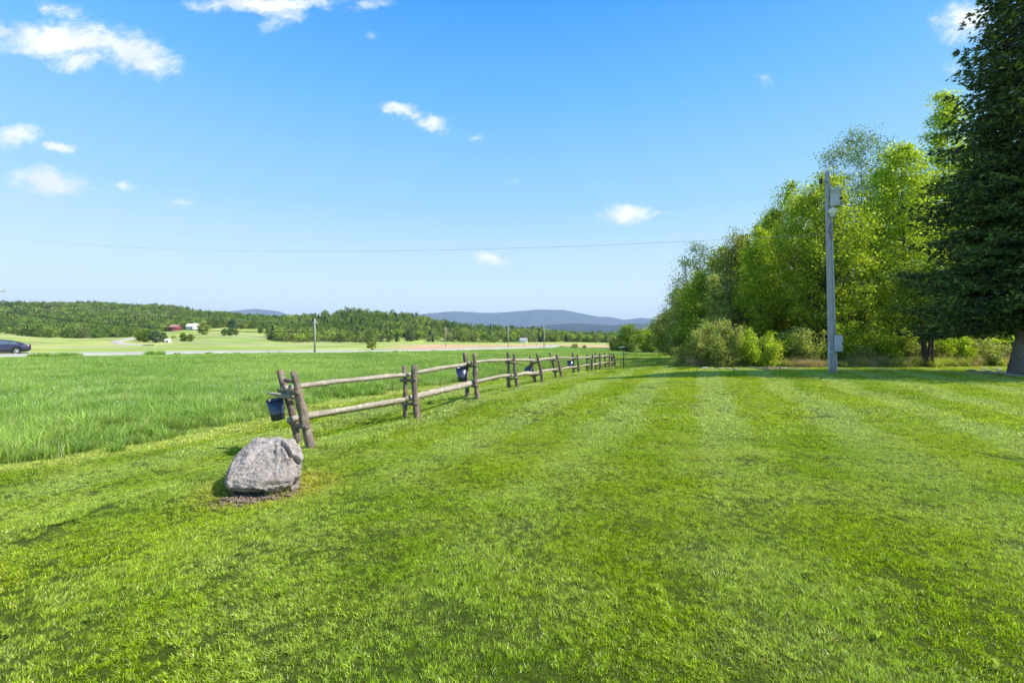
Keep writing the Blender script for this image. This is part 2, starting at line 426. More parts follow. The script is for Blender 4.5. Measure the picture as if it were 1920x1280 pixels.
M['leaf_pale'] = leaf_mat('leaves_pale_willow', (0.25, 0.34, 0.07), (0.38, 0.45, 0.11), (0.50, 0.52, 0.20), 0.45)
M['leaf_tan'] = leaf_mat('twigs_tan', (0.46, 0.38, 0.20), (0.62, 0.52, 0.30), (0.44, 0.3, 0.2), 0.3)
M['needle'] = leaf_mat('spruce_needles', (0.026, 0.054, 0.012), (0.080, 0.140, 0.026), (0.17, 0.25, 0.05), 0.18, 0.6, 0.2)
M['needle_light'] = leaf_mat('spruce_new_growth', (0.06, 0.12, 0.05), (0.11, 0.19, 0.08), (0.16, 0.24, 0.10), 0.2, 0.6, 0.2)
M['needle_far'] = leaf_mat('conifer_far', (0.045, 0.09, 0.04), (0.08, 0.14, 0.055), (0.12, 0.19, 0.075), 0.12, 0.7, 0.1, 0.5)
M['far_a'] = leaf_mat('far_leaves_green', (0.085, 0.165, 0.028), (0.165, 0.26, 0.042), (0.25, 0.33, 0.07), 0.3, 0.7, 0.1, 0.7)
M['far_b'] = leaf_mat('far_leaves_light', (0.17, 0.25, 0.038), (0.27, 0.36, 0.055), (0.38, 0.46, 0.10), 0.3, 0.7, 0.1, 0.6)
M['far_c'] = leaf_mat('far_leaves_olive', (0.15, 0.19, 0.06), (0.24, 0.27, 0.09), (0.34, 0.36, 0.15), 0.3, 0.7, 0.1, 0.6)

# ---------------------------------------------------------------- ground sheet
def build_ground():
    rows = np.concatenate([np.linspace(-30, 0, 16)[:-1], np.linspace(0, 14, 57)[:-1], np.linspace(14, 60, 93)[:-1], np.exp(np.linspace(math.log(60), math.log(900), 210))[:-1], np.exp(np.linspace(math.log(900), math.log(30000), 30))])
    nc = 420
    s = np.linspace(-1, 1, nc)
    s = np.sign(s) * (np.abs(s) * 0.6 + np.abs(s) ** 3 * 0.4)
    Yg, Sg = np.meshgrid(rows, s, indexing='ij')
    W = 45 + 2.1 * np.maximum(Yg, 0)
    Xg = Sg * W
    Zg = ground(Xg, Yg)
    # sink the sheet a little under the mown blades
    k = len(rows)
    i, j = np.meshgrid(np.arange(k - 1), np.arange(nc - 1), indexing='ij')
    q = np.stack([i * nc + j, i * nc + j + 1, (i + 1) * nc + j + 1, (i + 1) * nc + j], -1).reshape(-1, 4)
    mb = MB(); mb.add(np.stack([Xg, Yg, Zg], -1).reshape(-1, 3), q)
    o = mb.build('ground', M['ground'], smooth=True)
    X = Xg.ravel(); Y = Yg.ravel()
    U = X / np.maximum(Y, 1) * F + 960
    # field colours by place
    c = np.tile(np.array([0.13, 0.21, 0.035]), (len(X), 1))           # meadow
    def lay(w, col):
        nonlocal c
        c = c * (1 - w[:, None]) + np.array(col)[None] * w[:, None]
    rd = np.interp(X, ROAD[:, 0], ROAD[:, 1])                         # road depth at this X
    beyond = sstep(Y - rd, 3, 7) * (X < 20) + sstep(Y, 150, 165) * (X >= 20)
    beyond = np.clip(beyond, 0, 1)
    lay(beyond, (0.34, 0.40, 0.085))
    nn = fbm(X / 30, Y / 26, 4, 5) * 1.3; n2 = fbm(X / 16, Y / 20, 4, 9) * 1.4; n3 = fbm(X / 60 + 5, Y / 16, 3, 21) * 1.3
    lay(beyond * sstep(nn, 0.0, 0.2) * 0.7, (0.50, 0.50, 0.15))
    lay(beyond * sstep(-nn, 0.05, 0.25) * 0.5, (0.22, 0.34, 0.06))
    lay(beyond * (1 - sstep(Y - rd, 20, 60)) * sstep(n3, -0.1, 0.15) * 0.7, (0.52, 0.55, 0.05))
    lay(beyond * sstep(n2, 0.05, 0.3) * 0.5, (0.27, 0.34, 0.06))
    lay(beyond * sstep(n3, 0.1, 0.3) * 0.55, (0.40, 0.37, 0.20))
    # cut hay and tawny stubble, right part
    tawny = beyond * sstep(U, 690, 800) * (1 - sstep(Y, 215, 250)) * (1 - sstep(U, 1230, 1300))
    lay(tawny * np.clip(0.85 + nn, 0, 1), (0.60, 0.37, 0.22))
    edge = beyond * sstep(Y, 225, 260) * sstep(U, 690, 760)
    lay(edge * 0.8, (0.36, 0.42, 0.10))
    pk = beyond * sstep(U, 430, 520) * (1 - sstep(U, 700, 760)) * (1 - sstep(Y, 110, 135))
    lay(pk * 0.55, (0.40, 0.36, 0.19))
    # forest floor and the far plain
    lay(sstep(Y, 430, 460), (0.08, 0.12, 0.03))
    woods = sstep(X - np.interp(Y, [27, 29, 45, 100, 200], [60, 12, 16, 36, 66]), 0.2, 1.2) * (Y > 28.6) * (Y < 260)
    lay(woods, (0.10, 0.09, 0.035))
    # worn soil beside the boulder
    ca = o.data.attributes.new('gcol', 'FLOAT_COLOR', 'POINT')
    ca.data.foreach_set('color', np.concatenate([c, np.ones((len(c), 1))], 1).astype(np.float32).ravel())
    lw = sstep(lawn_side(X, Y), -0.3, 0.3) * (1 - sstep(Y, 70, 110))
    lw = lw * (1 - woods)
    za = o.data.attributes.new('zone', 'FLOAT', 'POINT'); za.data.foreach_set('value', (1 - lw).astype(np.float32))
    tag(o, 'rolling green ground from the mown lawn out to the distant fields', 'ground', kind='structure')
build_ground()

def strip(name, line, width, mat, lift=0.05, seg=160, label='', cat='road', crown=0.0):
    d = np.r_[0, np.cumsum(np.hypot(*np.diff(line, axis=0).T))]
    t = np.linspace(0, d[-1], seg)
    px_, py_ = np.interp(t, d, line[:, 0]), np.interp(t, d, line[:, 1])
    ker = np.ones(9) / 9
    pad = lambda a: np.convolve(np.r_[a[0] - (a[1] - a[0]) * np.arange(4, 0, -1), a, a[-1] + (a[-1] - a[-2]) * np.arange(1, 5)], ker, 'valid')
    px_, py_ = pad(px_), pad(py_)
    tx, ty = np.gradient(px_), np.gradient(py_); L = np.hypot(tx, ty); nx, ny = -ty / L, tx / L
    V = []; offs = np.linspace(-0.5, 0.5, 7)
    for k in offs:
        x = px_ + nx * width * k; y = py_ + ny * width * k
        V.append(np.stack([x, y, ground(x, y) + lift + crown * (1 - abs(k * 2)) - (0.4 if abs(k) == 0.5 else 0)], -1))
    V = np.stack(V, 1).reshape(-1, 3); n = len(offs)
    i, j = np.meshgrid(np.arange(seg - 1), np.arange(n - 1), indexing='ij')
    q = np.stack([i * n + j, (i + 1) * n + j, (i + 1) * n + j + 1, i * n + j + 1], -1).reshape(-1, 4)
    mb = MB(); mb.add(V, q)
    return tag(mb.build(name, mat, smooth=True), label, cat, kind='structure')
M['road'] = simple('road_pale', (0.40, 0.39, 0.33), 0.9, var=0.08, scale=0.6, bump=0.3)
M['gravel'] = simple('gravel_track', (0.52, 0.46, 0.36), 0.95, var=0.1, scale=0.5, bump=0.4)
strip('road', ROAD, 3.6, M['road'], 0.26, label='pale sunlit country road crossing behind the green meadow', crown=0.12)
_a = pix(250, 633.5); _b = pix(215, 641); _c = pix(232, 646); _d = pix(330, 649)
strip('gravel_track', np.array([(pix(262, 632).x, pix(262, 632).y), (_a.x, _a.y), (_b.x, _b.y), (_c.x, _c.y), ((_c.x + _d.x) / 2, (_c.y + _d.y) / 2)]), 4.5, M['gravel'], 0.25, 60, 'curving pale gravel track in the far yellow-green field', 'track')

# ---------------------------------------------------------------- mountains
def build_mountains(D, ux, uy, seed, label, name='mountains', u0=-480, u1=2400):
    m, t = new_mat('mountain_woods')
    p = t.node('ShaderNodeNewGeometry').outputs['Position']
    c = t.mix(t.smooth(t.noise(p, 0.004, 6.0, 0.65), 0.4, 0.6), (0.024, 0.042, 0.048), (0.06, 0.08, 0.06))
    b = t.node('ShaderNodeBsdfPrincipled', ins={'Base Color': c, 'Roughness': 0.95, 'Specular IOR Level': 0.0}); out(t, b.outputs[0])
    nx, ny = 700, 60
    u = np.linspace(u0, u1, nx); s = np.linspace(0, 1, ny)
    Ug, Sg = np.meshgrid(u, s, indexing='ij')
    Yg = D * (0.70 + 0.47 * Sg * 0.9)
    Xg = (Ug - 960) / F * D * (0.75 + 0.25 * Yg / D)
    crest = np.interp(Ug, ux, uy); H = CAMZ + (640 - crest) / F * D
    prof = np.where(Sg < 0.72, (Sg / 0.72) ** 1.3, 1 - ((Sg - 0.72) / 0.28) ** 2)
    nn = fbm(Xg / 1300, Yg / 1300, 5, seed)
    ridge = 1 - np.abs(fbm(Xg / 900 + 9, Yg / 2400, 4, 77)) * 2
    Z = H * prof * (1.0 + 0.04 * ridge) + nn * 170 * D / 9800 * prof * (1 - prof) * 4 + fbm(Xg / 120, Yg / 120, 2, 5) * 4 * prof - 30 * (1 - prof)
    i, j = np.meshgrid(np.arange(nx - 1), np.arange(ny - 1), indexing='ij')
    q = np.stack([i * ny + j, (i + 1) * ny + j, (i + 1) * ny + j + 1, i * ny + j + 1], -1).reshape(-1, 4)
    mb = MB(); mb.add(np.stack([Xg, Yg, Z], -1).reshape(-1, 3), q)
    tag(mb.build(name, m, smooth=True), label, 'mountains', kind='structure')
build_mountains(9800.0, np.array([-1500, -300, 0, 200, 330, 380, 430, 480, 520, 560, 640, 760, 800, 850, 900, 950, 1010, 1055, 1085, 1120, 1150, 1170, 1200, 1245, 1300, 1400, 1500, 1700, 2200, 3500], float),
    np.array([610, 600, 600, 598, 588, 585, 584, 580, 585, 597, 602, 594, 588, 585, 587, 586, 580, 581, 588, 594, 596, 600, 597, 600, 608, 604, 608, 604, 606, 615], float), 41, 'long blue mountain range fading on the horizon')
build_mountains(4600.0, np.array([-500, 600, 800, 900, 1000, 1080, 1150, 1200, 1260, 1340, 1500, 2400], float), np.array([632, 632, 626, 618, 612, 606, 610, 606, 610, 607, 614, 622], float), 63, 'lower green-blue foothills in front of the mountain range', 'foothills', 500, 1900)

# ---------------------------------------------------------------- haze
hm = bpy.data.materials.new('haze_air'); hm.use_nodes = True
ht = NT(hm.node_tree); ht.n.clear()
pv = ht.node('ShaderNodeVolumePrincipled', ins={'Color': (0.60, 0.76, 1.0, 1), 'Density': 0.00009, 'Anisotropy': 0.0})
ht.node('ShaderNodeOutputMaterial', ins={'Volume': pv.outputs[0]})
hb = MB(); hb.box((0, 6000, 325), (34000, 12400, 710))
hz = hb.build('haze', hm)
tag(hz, 'thin blue summer haze over the far hills', 'haze', kind='stuff')

# ---------------------------------------------------------------- scattering through geometry nodes (uncountable stuff only)
def scatter(name, P, ROT, S, I, coll, label, cat):
    me = bpy.data.meshes.new(name)
    me.vertices.add(len(P)); me.vertices.foreach_set('co', np.asarray(P, np.float32).ravel())
    a = me.attributes.new('rot', 'FLOAT_VECTOR', 'POINT'); a.data.foreach_set('vector', np.asarray(ROT, np.float32).ravel())
    a = me.attributes.new('scl', 'FLOAT_VECTOR', 'POINT')
    S = np.asarray(S, np.float32)
    if S.ndim == 1: S = np.stack([S, S, S], -1)
    a.data.foreach_set('vector', S.ravel())
    a = me.attributes.new('idx', 'INT', 'POINT'); a.data.foreach_set('value', np.asarray(I, np.int32))
    o = bpy.data.objects.new(name, me); COL.objects.link(o)
    g = bpy.data.node_groups.new(name + '_scatter', 'GeometryNodeTree')
    g.interface.new_socket('Geometry', in_out='INPUT', socket_type='NodeSocketGeometry')
    g.interface.new_socket('Geometry', in_out='OUTPUT', socket_type='NodeSocketGeometry')
    n = g.nodes; l = g.links
    gi = n.new('NodeGroupInput'); go = n.new('NodeGroupOutput')
    ip = n.new('GeometryNodeInstanceOnPoints'); ci = n.new('GeometryNodeCollectionInfo')
    ci.inputs[0].default_value = coll; ci.inputs[1].default_value = True; ci.inputs[2].default_value = True
    def na(nm, ty):
        x = n.new('GeometryNodeInputNamedAttribute'); x.data_type = ty; x.inputs[0].default_value = nm; return x.outputs[0]
    l.new(gi.outputs[0], ip.inputs['Points']); l.new(ci.outputs[0], ip.inputs['Instance'])
    ip.inputs['Pick Instance'].default_value = True
    l.new(na('idx', 'INT'), ip.inputs['Instance Index']); l.new(na('rot', 'FLOAT_VECTOR'), ip.inputs['Rotation']); l.new(na('scl', 'FLOAT_VECTOR'), ip.inputs['Scale'])
    l.new(ip.outputs[0], go.inputs[0])
    md = o.modifiers.new('scatter', 'NODES'); md.node_group = g
    return tag(o, label, cat, kind='stuff')
def coll_of(name, objs):
    c = bpy.data.collections.new(name)
    for o in objs: c.objects.link(o)
    return c

def blades(size, n, length, width, lean=0.5, wild=1.0, tuft=0, segs=2, mat=None, name='blade_patch', round_=False, leandir=(1, 0)):
    """a square patch of grass blades; all vectorised"""
    if tuft:
        cx = rng.uniform(-size / 2, size / 2, (tuft, 2)); k = rng.integers(0, tuft, n)
        base = cx[k] + rng.normal(0, size / math.sqrt(tuft) * 0.33, (n, 2)); tr = rng.random(tuft)[k]
    else:
        base = rng.uniform(-size / 2, size / 2, (n, 2)); tr = rng.random(n)
    if round_:
        r = np.hypot(*base.T); base *= np.where(r > size / 2, size / 2 / r * rng.random(n) ** 0.5, 1)[:, None]
    L = length * (0.55 + 0.75 * rng.random(n)) * (0.75 + 0.5 * tr)
    an = rng.uniform(0, 2 * np.pi, n)
    lv = np.stack([np.cos(an), np.sin(an)], -1) * (rng.random(n) ** 0.7 * wild)[:, None] + np.array(leandir)[None] * lean
    wa = rng.uniform(0, np.pi, n); wv = np.stack([np.cos(wa), np.sin(wa), np.zeros(n)], -1) * (width * (0.6 + 0.8 * rng.random(n)))[:, None] / 2
    b3 = np.concatenate([base, np.full((n, 1), -0.01)], 1)
    l3 = np.concatenate([lv, np.zeros((n, 1))], 1)
    up = np.array([0, 0, 1.0])
    def pt(s): return b3 + (l3 * (s ** 2 * 0.8) + up * (s - 0.28 * s * s * np.linalg.norm(lv, axis=1)[:, None])) * L[:, None]
    if segs == 2:
        m = pt(0.55); tp = pt(1.0)
        V = np.stack([b3 - wv, b3 + wv, m + wv * 0.85, m - wv * 0.85, tp], 1).reshape(-1, 3)
        o = np.arange(n) * 5
        q = np.stack([o, o + 1, o + 2, o + 3], -1); t = np.stack([o + 3, o + 2, o + 4], -1); per = 5
    else:
        tp = pt(1.0); V = np.stack([b3 - wv, b3 + wv, tp], 1).reshape(-1, 3); o = np.arange(n) * 3
        q = None; t = np.stack([o, o + 1, o + 2], -1); per = 3
    at = np.stack([np.clip(rng.random(n) * 0.7 + tr * 0.3, 0, 1), rng.random(n), rng.random(n)], -1).repeat(per, 0)
    mb = MB(); mb.add(V, q, t, at)
    return mb.build(name, mat, link=False)

def slope_rot(X, Y, rz):
    e = 0.3
    zx = (ground(X + e, Y) - ground(X - e, Y)) / (2 * e); zy = (ground(X, Y + e) - ground(X, Y - e)) / (2 * e)
    # small-angle: rotate about z first, then tilt
    out_ = np.zeros((len(X), 3))
    for i in range(len(X)):
        nrm = Vector((-zx[i], -zy[i], 1)).normalized()
        q = Vector((0, 0, 1)).rotation_difference(nrm).to_matrix() @ Matrix.Rotation(rz[i], 3, 'Z')
        out_[i] = q.to_euler()
    return out_
def in_view(X, Y, m=2.5): return (np.abs(X) < (Y * (960 / F) + m)) & (Y > 0.2)
def lawn_area(X, Y):
    wood = np.interp(X, WX, WY)
    a = (lawn_side(X, Y) > -0.65) & ((X < 10) | (Y < wood))
    return a
def cells(x0, x1, y0, y1, step, jit=0.35):
    gx, gy = np.meshgrid(np.arange(x0, x1, step), np.arange(y0, y1, step))
    X = gx.ravel() + rng.uniform(-jit, jit, gx.size) * step; Y = gy.ravel() + rng.uniform(-jit, jit, gx.size) * step
    return X, Y
def heading(X, Y, spread=0.45):
    """mower lanes: blades are laid over one way or the other"""
    dt = X * 0.933 - Y * 0.36 + fbm(X * 0.15, Y * 0.15, 2, 8) * 0.9
    s = np.sin(dt * 2 * np.pi / 2.1) > 0
    base = math.atan2(FD.y, FD.x)
    return np.where(s, base, base + np.pi) + rng.normal(0, spread, len(X))

def build_lawn():
    A = [blades(0.75, 8000, 0.030, 0.0038, 0.40, 1.0, tuft=330, mat=M['lawn'], name='short_blades') for _ in range(6)]
    X, Y = cells(-15, 15, 0.3, 9.5, 0.5)
    k = in_view(X, Y, 4) & lawn_area(X, Y)
    # thin the grass where the boulder and the worn soil are
    db = np.hypot((X + 2.95) / 0.45, (Y - 5.72) / 0.42); k &= db > 1.0
    k &= ~((np.hypot((X + 2.95) / 0.4, (Y - 5.30) / 0.10)) < 1)
    X, Y = X[k], Y[k]; rz = heading(X, Y, 0.7)
    scatter('lawn_grass_near', np.stack([X, Y, ground(X, Y)], -1), slope_rot(X, Y, rz), rng.uniform(0.85, 1.2, len(X)), rng.integers(0, 6, len(X)), coll_of('near_blades', A), 'short mown bright green grass in the foreground', 'grass')
    B = [blades(1.5, 7500, 0.046, 0.009, 0.5, 0.95, tuft=420, mat=M['lawn'], name='mid_blades') for _ in range(5)]
    X, Y = cells(-30, 32, 9.0, 26, 1.0); k = in_view(X, Y, 3) & lawn_area(X, Y); X, Y = X[k], Y[k]; rz = heading(X, Y)
    scatter('lawn_grass_middle', np.stack([X, Y, ground(X, Y)], -1), slope_rot(X, Y, rz), rng.uniform(0.85, 1.2, len(X)), rng.integers(0, 5, len(X)), coll_of('mid_blades', B), 'mown lawn grass with faint lanes around the fence and pole', 'grass')
    Cc = [blades(3.0, 6500, 0.075, 0.022, 0.5, 0.95, tuft=200, segs=1, mat=M['lawn'], name='far_blades') for _ in range(4)]
    X, Y = cells(-8, 70, 25.5, 90, 2.1); k = in_view(X, Y, 4) & (lawn_side(X, Y) > -0.4) & ((X < 10) | (Y < np.interp(X, WX, WY) - 0.2) | ((Y > 40) & (X < np.interp(Y, [40, 100], [14.5, 34])))); X, Y = X[k], Y[k]; rz = heading(X, Y)
    scatter('lawn_grass_far', np.stack([X, Y, ground(X, Y)], -1), slope_rot(X, Y, rz), rng.uniform(0.85, 1.2, len(X)), rng.integers(0, 4, len(X)), coll_of('far_blades', Cc), 'far mown grass running back along the wood edge', 'grass')
build_lawn()
def build_weeds():
    def rosette(n, r, mat, nm):
        mb = MB()
        for k in range(n):
            a = k * 2.4 + rng.uniform(-.3, .3); L = r * rng.uniform(0.6, 1.1); w = L * 0.42; z0, z1 = 0.012, rng.uniform(0.02, 0.045)
            d = np.array([math.cos(a), math.sin(a), 0]); sd_ = np.array([-math.sin(a), math.cos(a), 0])
            mb.add([d * 0.004 + (0, 0, z0), d * L * 0.55 + sd_ * w / 2 + (0, 0, z1), d * L + (0, 0, z1 * 0.6), d * L * 0.55 - sd_ * w / 2 + (0, 0, z1)], [(0, 1, 2, 3)], attr=(rng.random(), rng.random(), 0.5))
        return mb.build(nm, mat, link=False)
    W_ = [rosette(9, 0.05, M['leaf_green'], 'weed_a'), rosette(14, 0.035, M['leaf_deep'], 'weed_b'), rosette(7, 0.05, M['leaf_green'], 'weed_c'), rosette(20, 0.026, M['leaf_olive'], 'weed_d')]
    X, Y = cells(-14, 18, 1.6, 15, 0.33, 0.5)
    k = in_view(X, Y, 1) & lawn_area(X, Y) & (vnoise(X * 0.9, Y * 0.9, 51) + 0.35 * rng.random(len(X)) > 0.78); X, Y = X[k], Y[k]
    scatter('lawn_weeds', np.stack([X, Y, ground(X, Y) + 0.006], -1), slope_rot(X, Y, rng.uniform(0, 6, len(X))), rng.uniform(0.5, 1.15, len(X)), rng.integers(0, 4, len(X)), coll_of('weeds', W_), 'small broadleaf weeds and clover low in the mown lawn', 'weeds')
build_weeds()

def build_meadow():
    A = [blades(1.6, 5200, 0.30, 0.0075, 0.25, 0.8, tuft=70, mat=M['meadow'], name='meadow_patch') for _ in range(6)]
    X, Y = cells(-34, 6, 4.5, 27, 1.05); k = in_view(X, Y, 3) & (lawn_side(X, Y) < -0.6); X, Y = X[k], Y[k]
    rz = rng.uniform(0, 6.28, len(X))
    edge = 0.62 + 0.38 * sstep(-lawn_side(X, Y), 0.5, 2.0)
    lump = 0.80 + 0.5 * vnoise(X * 0.45, Y * 0.45, 4)
    s = edge * lump
    scatter('meadow_grass_near', np.stack([X, Y, ground(X, Y)], -1), slope_rot(X, Y, rz), np.stack([np.ones(len(X)), np.ones(len(X)), s], -1), rng.integers(0, 6, len(X)), coll_of('meadow_near', A), 'tall unmown meadow grass left of the fence', 'meadow grass')
    B = [blades(3.6, 5200, 0.32, 0.024, 0.25, 0.8, tuft=150, segs=1, mat=M['meadow'], name='meadow_patch_coarse') for _ in range(5)]
    X, Y = cells(-110, 30, 25, 122, 2.6); rd = np.interp(X, ROAD[:, 0], ROAD[:, 1])
    k = in_view(X, Y, 5) & (lawn_side(X, Y) < -1.2) & (Y < rd - 3.8 - 1.2) & (X < 20); X, Y = X[k], Y[k]
    rz = rng.uniform(0, 6.28, len(X)); s = (0.6 + 0.6 * vnoise(X * 0.25, Y * 0.25, 4)) * np.where(Y > 40, 0.8, 1)
    # coarser weeds on the road verge
    rdd = np.interp(X, ROAD[:, 0], ROAD[:, 1]) - Y
    s = s * np.clip(rdd / 32, 0.22, 1) * (1 + 0.6 * (vnoise(X * 0.3, Y * 0.3, 14) > 0.6) * (rdd < 14))
    scatter('meadow_grass_far', np.stack([X, Y, ground(X, Y)], -1), slope_rot(X, Y, rz), np.stack([np.ones(len(X)), np.ones(len(X)), s], -1), rng.integers(0, 5, len(X)), coll_of('meadow_far', B), 'meadow grass stretching to the pale road', 'meadow grass')
    # coarse green tussocks near the mown edge
    T = [blades(0.7, 420, 0.42, 0.014, 0.0, 1.25, tuft=4, mat=M['meadow'], name='tussock', round_=True) for _ in range(3)]
    pts = [(pix(u, v)) for u, v in ((250, 795), (290, 788), (215, 805), (60, 800), (20, 835), (380, 778), (430, 765), (330, 800), (120, 815), (10, 790), (470, 765), (160, 760), (330, 740), (60, 745), (700, 735), (650, 742))]
    P = np.array([(p.x + rng.normal(0, .2), p.y + 0.4, p.z) for p in pts for _ in range(3)])
    P[:, 0] += rng.normal(0, 0.35, len(P)); P[:, 1] += rng.normal(0, 0.3, len(P)); P = P[lawn_side(P[:, 0], P[:, 1]) < -0.5]
    scatter('grass_tussocks', P, np.stack([np.zeros(len(P)), np.zeros(len(P)), rng.uniform(0, 6, len(P))], -1), rng.uniform(0.7, 1.15, len(P)), rng.integers(0, 3, len(P)), coll_of('tussocks', T), 'coarse leafy tussocks along the meadow edge', 'grass')
    # rank weeds on the road verge
    V_ = [blades(2.2, 700, 0.62, 0.06, 0.0, 1.0, tuft=9, segs=1, mat=M['meadow'], name='verge_tuft', round_=True) for _ in range(3)]
    P = []
    for u0, u1, n_ in ((62, 150, 14), (155, 330, 4), (330, 560, 5), (560, 900, 8)):
        for _ in range(n_):
            u = rng.uniform(u0, u1); yy = np.linspace(42, 140, 400); xx = (u - 960) / F * yy
            rr = np.interp(xx, ROAD[:, 0], ROAD[:, 1]) - yy; y = yy[np.argmin(np.abs(rr - rng.uniform(5.5, 7.5)))]
            P.append(((u - 960) / F * y, y, gz((u - 960) / F * y, y)))
    P = np.array(P); sc_ = rng.uniform(0.35, 0.95, len(P)) * np.where(P[:, 0] < -40, 0.85, 0.45)
    scatter('verge_weeds', P, np.stack([0 * P[:, 0], 0 * P[:, 0], rng.uniform(0, 6, len(P))], -1), sc_, rng.integers(0, 3, len(P)), coll_of('verge', V_), 'rank green weeds on the near verge of the pale road', 'weeds')
    # flower heads
    mf = simple('petal_white', (0.85, 0.85, 0.78), 0.8, var=0.05)
    mb = MB(); 
    for k in range(240):
        u = random.uniform(-40, 760) if k % 3 == 1 else random.choice((60, 150, 205, 440, 480)) + random.gauss(0, 45); v = random.uniform(695, 800) if k % 3 == 1 else random.gauss(738, 16)
        if v < 690 or u > 900: continue
        p = pix(u, v, 5, 45)
        if lawn_side(np.array([p.x]), np.array([p.y]))[0] > -0.7: continue
        h = random.uniform(0.26, 0.40); r = random.uniform(0.009, 0.015) * (1 + p.y / 40)
        c = np.array([p.x, p.y, p.z + h])
        ico = np.array([(0, 0, 1), (1, 0, 0), (0, 1, 0), (-1, 0, 0), (0, -1, 0), (0, 0, -1)], float) * r
        mb.add(ico + c, None, [(0, 1, 2), (0, 2, 3), (0, 3, 4), (0, 4, 1), (5, 2, 1), (5, 3, 2), (5, 4, 3), (5, 1, 4)])
    tag(mb.build('meadow_flowers', mf), 'small white seed heads dotted through the meadow grass', 'flowers', kind='stuff')
build_meadow()

# ---------------------------------------------------------------- trees
def leaf_quads(C, size, clump, up=0.35, aspect=0.62):
    n = len(C)
    a = rng.normal(0, 1, (n, 3)); a /= np.linalg.norm(a, axis=1)[:, None]
    nrm = rng.normal(0, 1, (n, 3)); nrm[:, 2] = np.abs(nrm[:, 2]) + up
    b = np.cross(a, nrm); b /= np.linalg.norm(b, axis=1)[:, None] + 1e-9
    s = size * (0.6 + 0.8 * rng.random(n)); a = a * (s / 2)[:, None]; b = b * (s / 2 * aspect)[:, None]
    V = np.stack([C - a, C - a * 0.1 + b, C + a, C - a * 0.1 - b], 1).reshape(-1, 3)
    o = np.arange(n) * 4
    at = np.stack([rng.random(n), clump, rng.random(n)], -1).repeat(4, 0)
    return V, np.stack([o, o + 1, o + 2, o + 3], -1), at
PROF = {
    'round': lambda t: np.sqrt(np.clip(1 - (2 * t - 1) ** 2, 0, 1)) ** 0.75,
    'egg': lambda t: np.clip(np.sin(np.pi * np.clip(t, 0, 1) ** 0.75), 0, 1) ** 0.7,
    'cone': lambda t: np.clip(1 - t, 0, 1) ** 0.85 * np.clip(t * 9, 0, 1),
    'column': lambda t: np.clip(np.minimum(t * 4, (1 - t) * 2.2), 0, 1) ** 0.6,
    'vase': lambda t: np.clip(0.35 + t * 0.9, 0, 1) * np.clip((1 - t) * 3.5, 0, 1) ** 0.6,
}
def crown_pts(h, cb, w, prof, n, dens_in=0.25, seed=0):
    lump = rng.random((7, 9))
    t = rng.random(n * 2); an = rng.uniform(0, 2 * np.pi, n * 2)
    w_t = PROF[prof](t); keep = rng.random(n * 2) < w_t / max(w_t.max(), 1e-6) * 0.9 + 0.1
    t, an = t[keep][:n], an[keep][:n]
    rr = PROF[prof](t) * (w / 2)
    li = (t * 5.99).astype(int); la = (an / (2 * np.pi) * 8.99).astype(int)
    rr = rr * (0.56 + 0.66 * lump[li, la])
    rho = rr * np.clip(rng.random(len(t)) ** 0.5 * (1 - dens_in) + dens_in * rng.random(len(t)), 0, 1)
    return np.stack([rho * np.cos(an), rho * np.sin(an), cb + t * (h - cb)], -1)
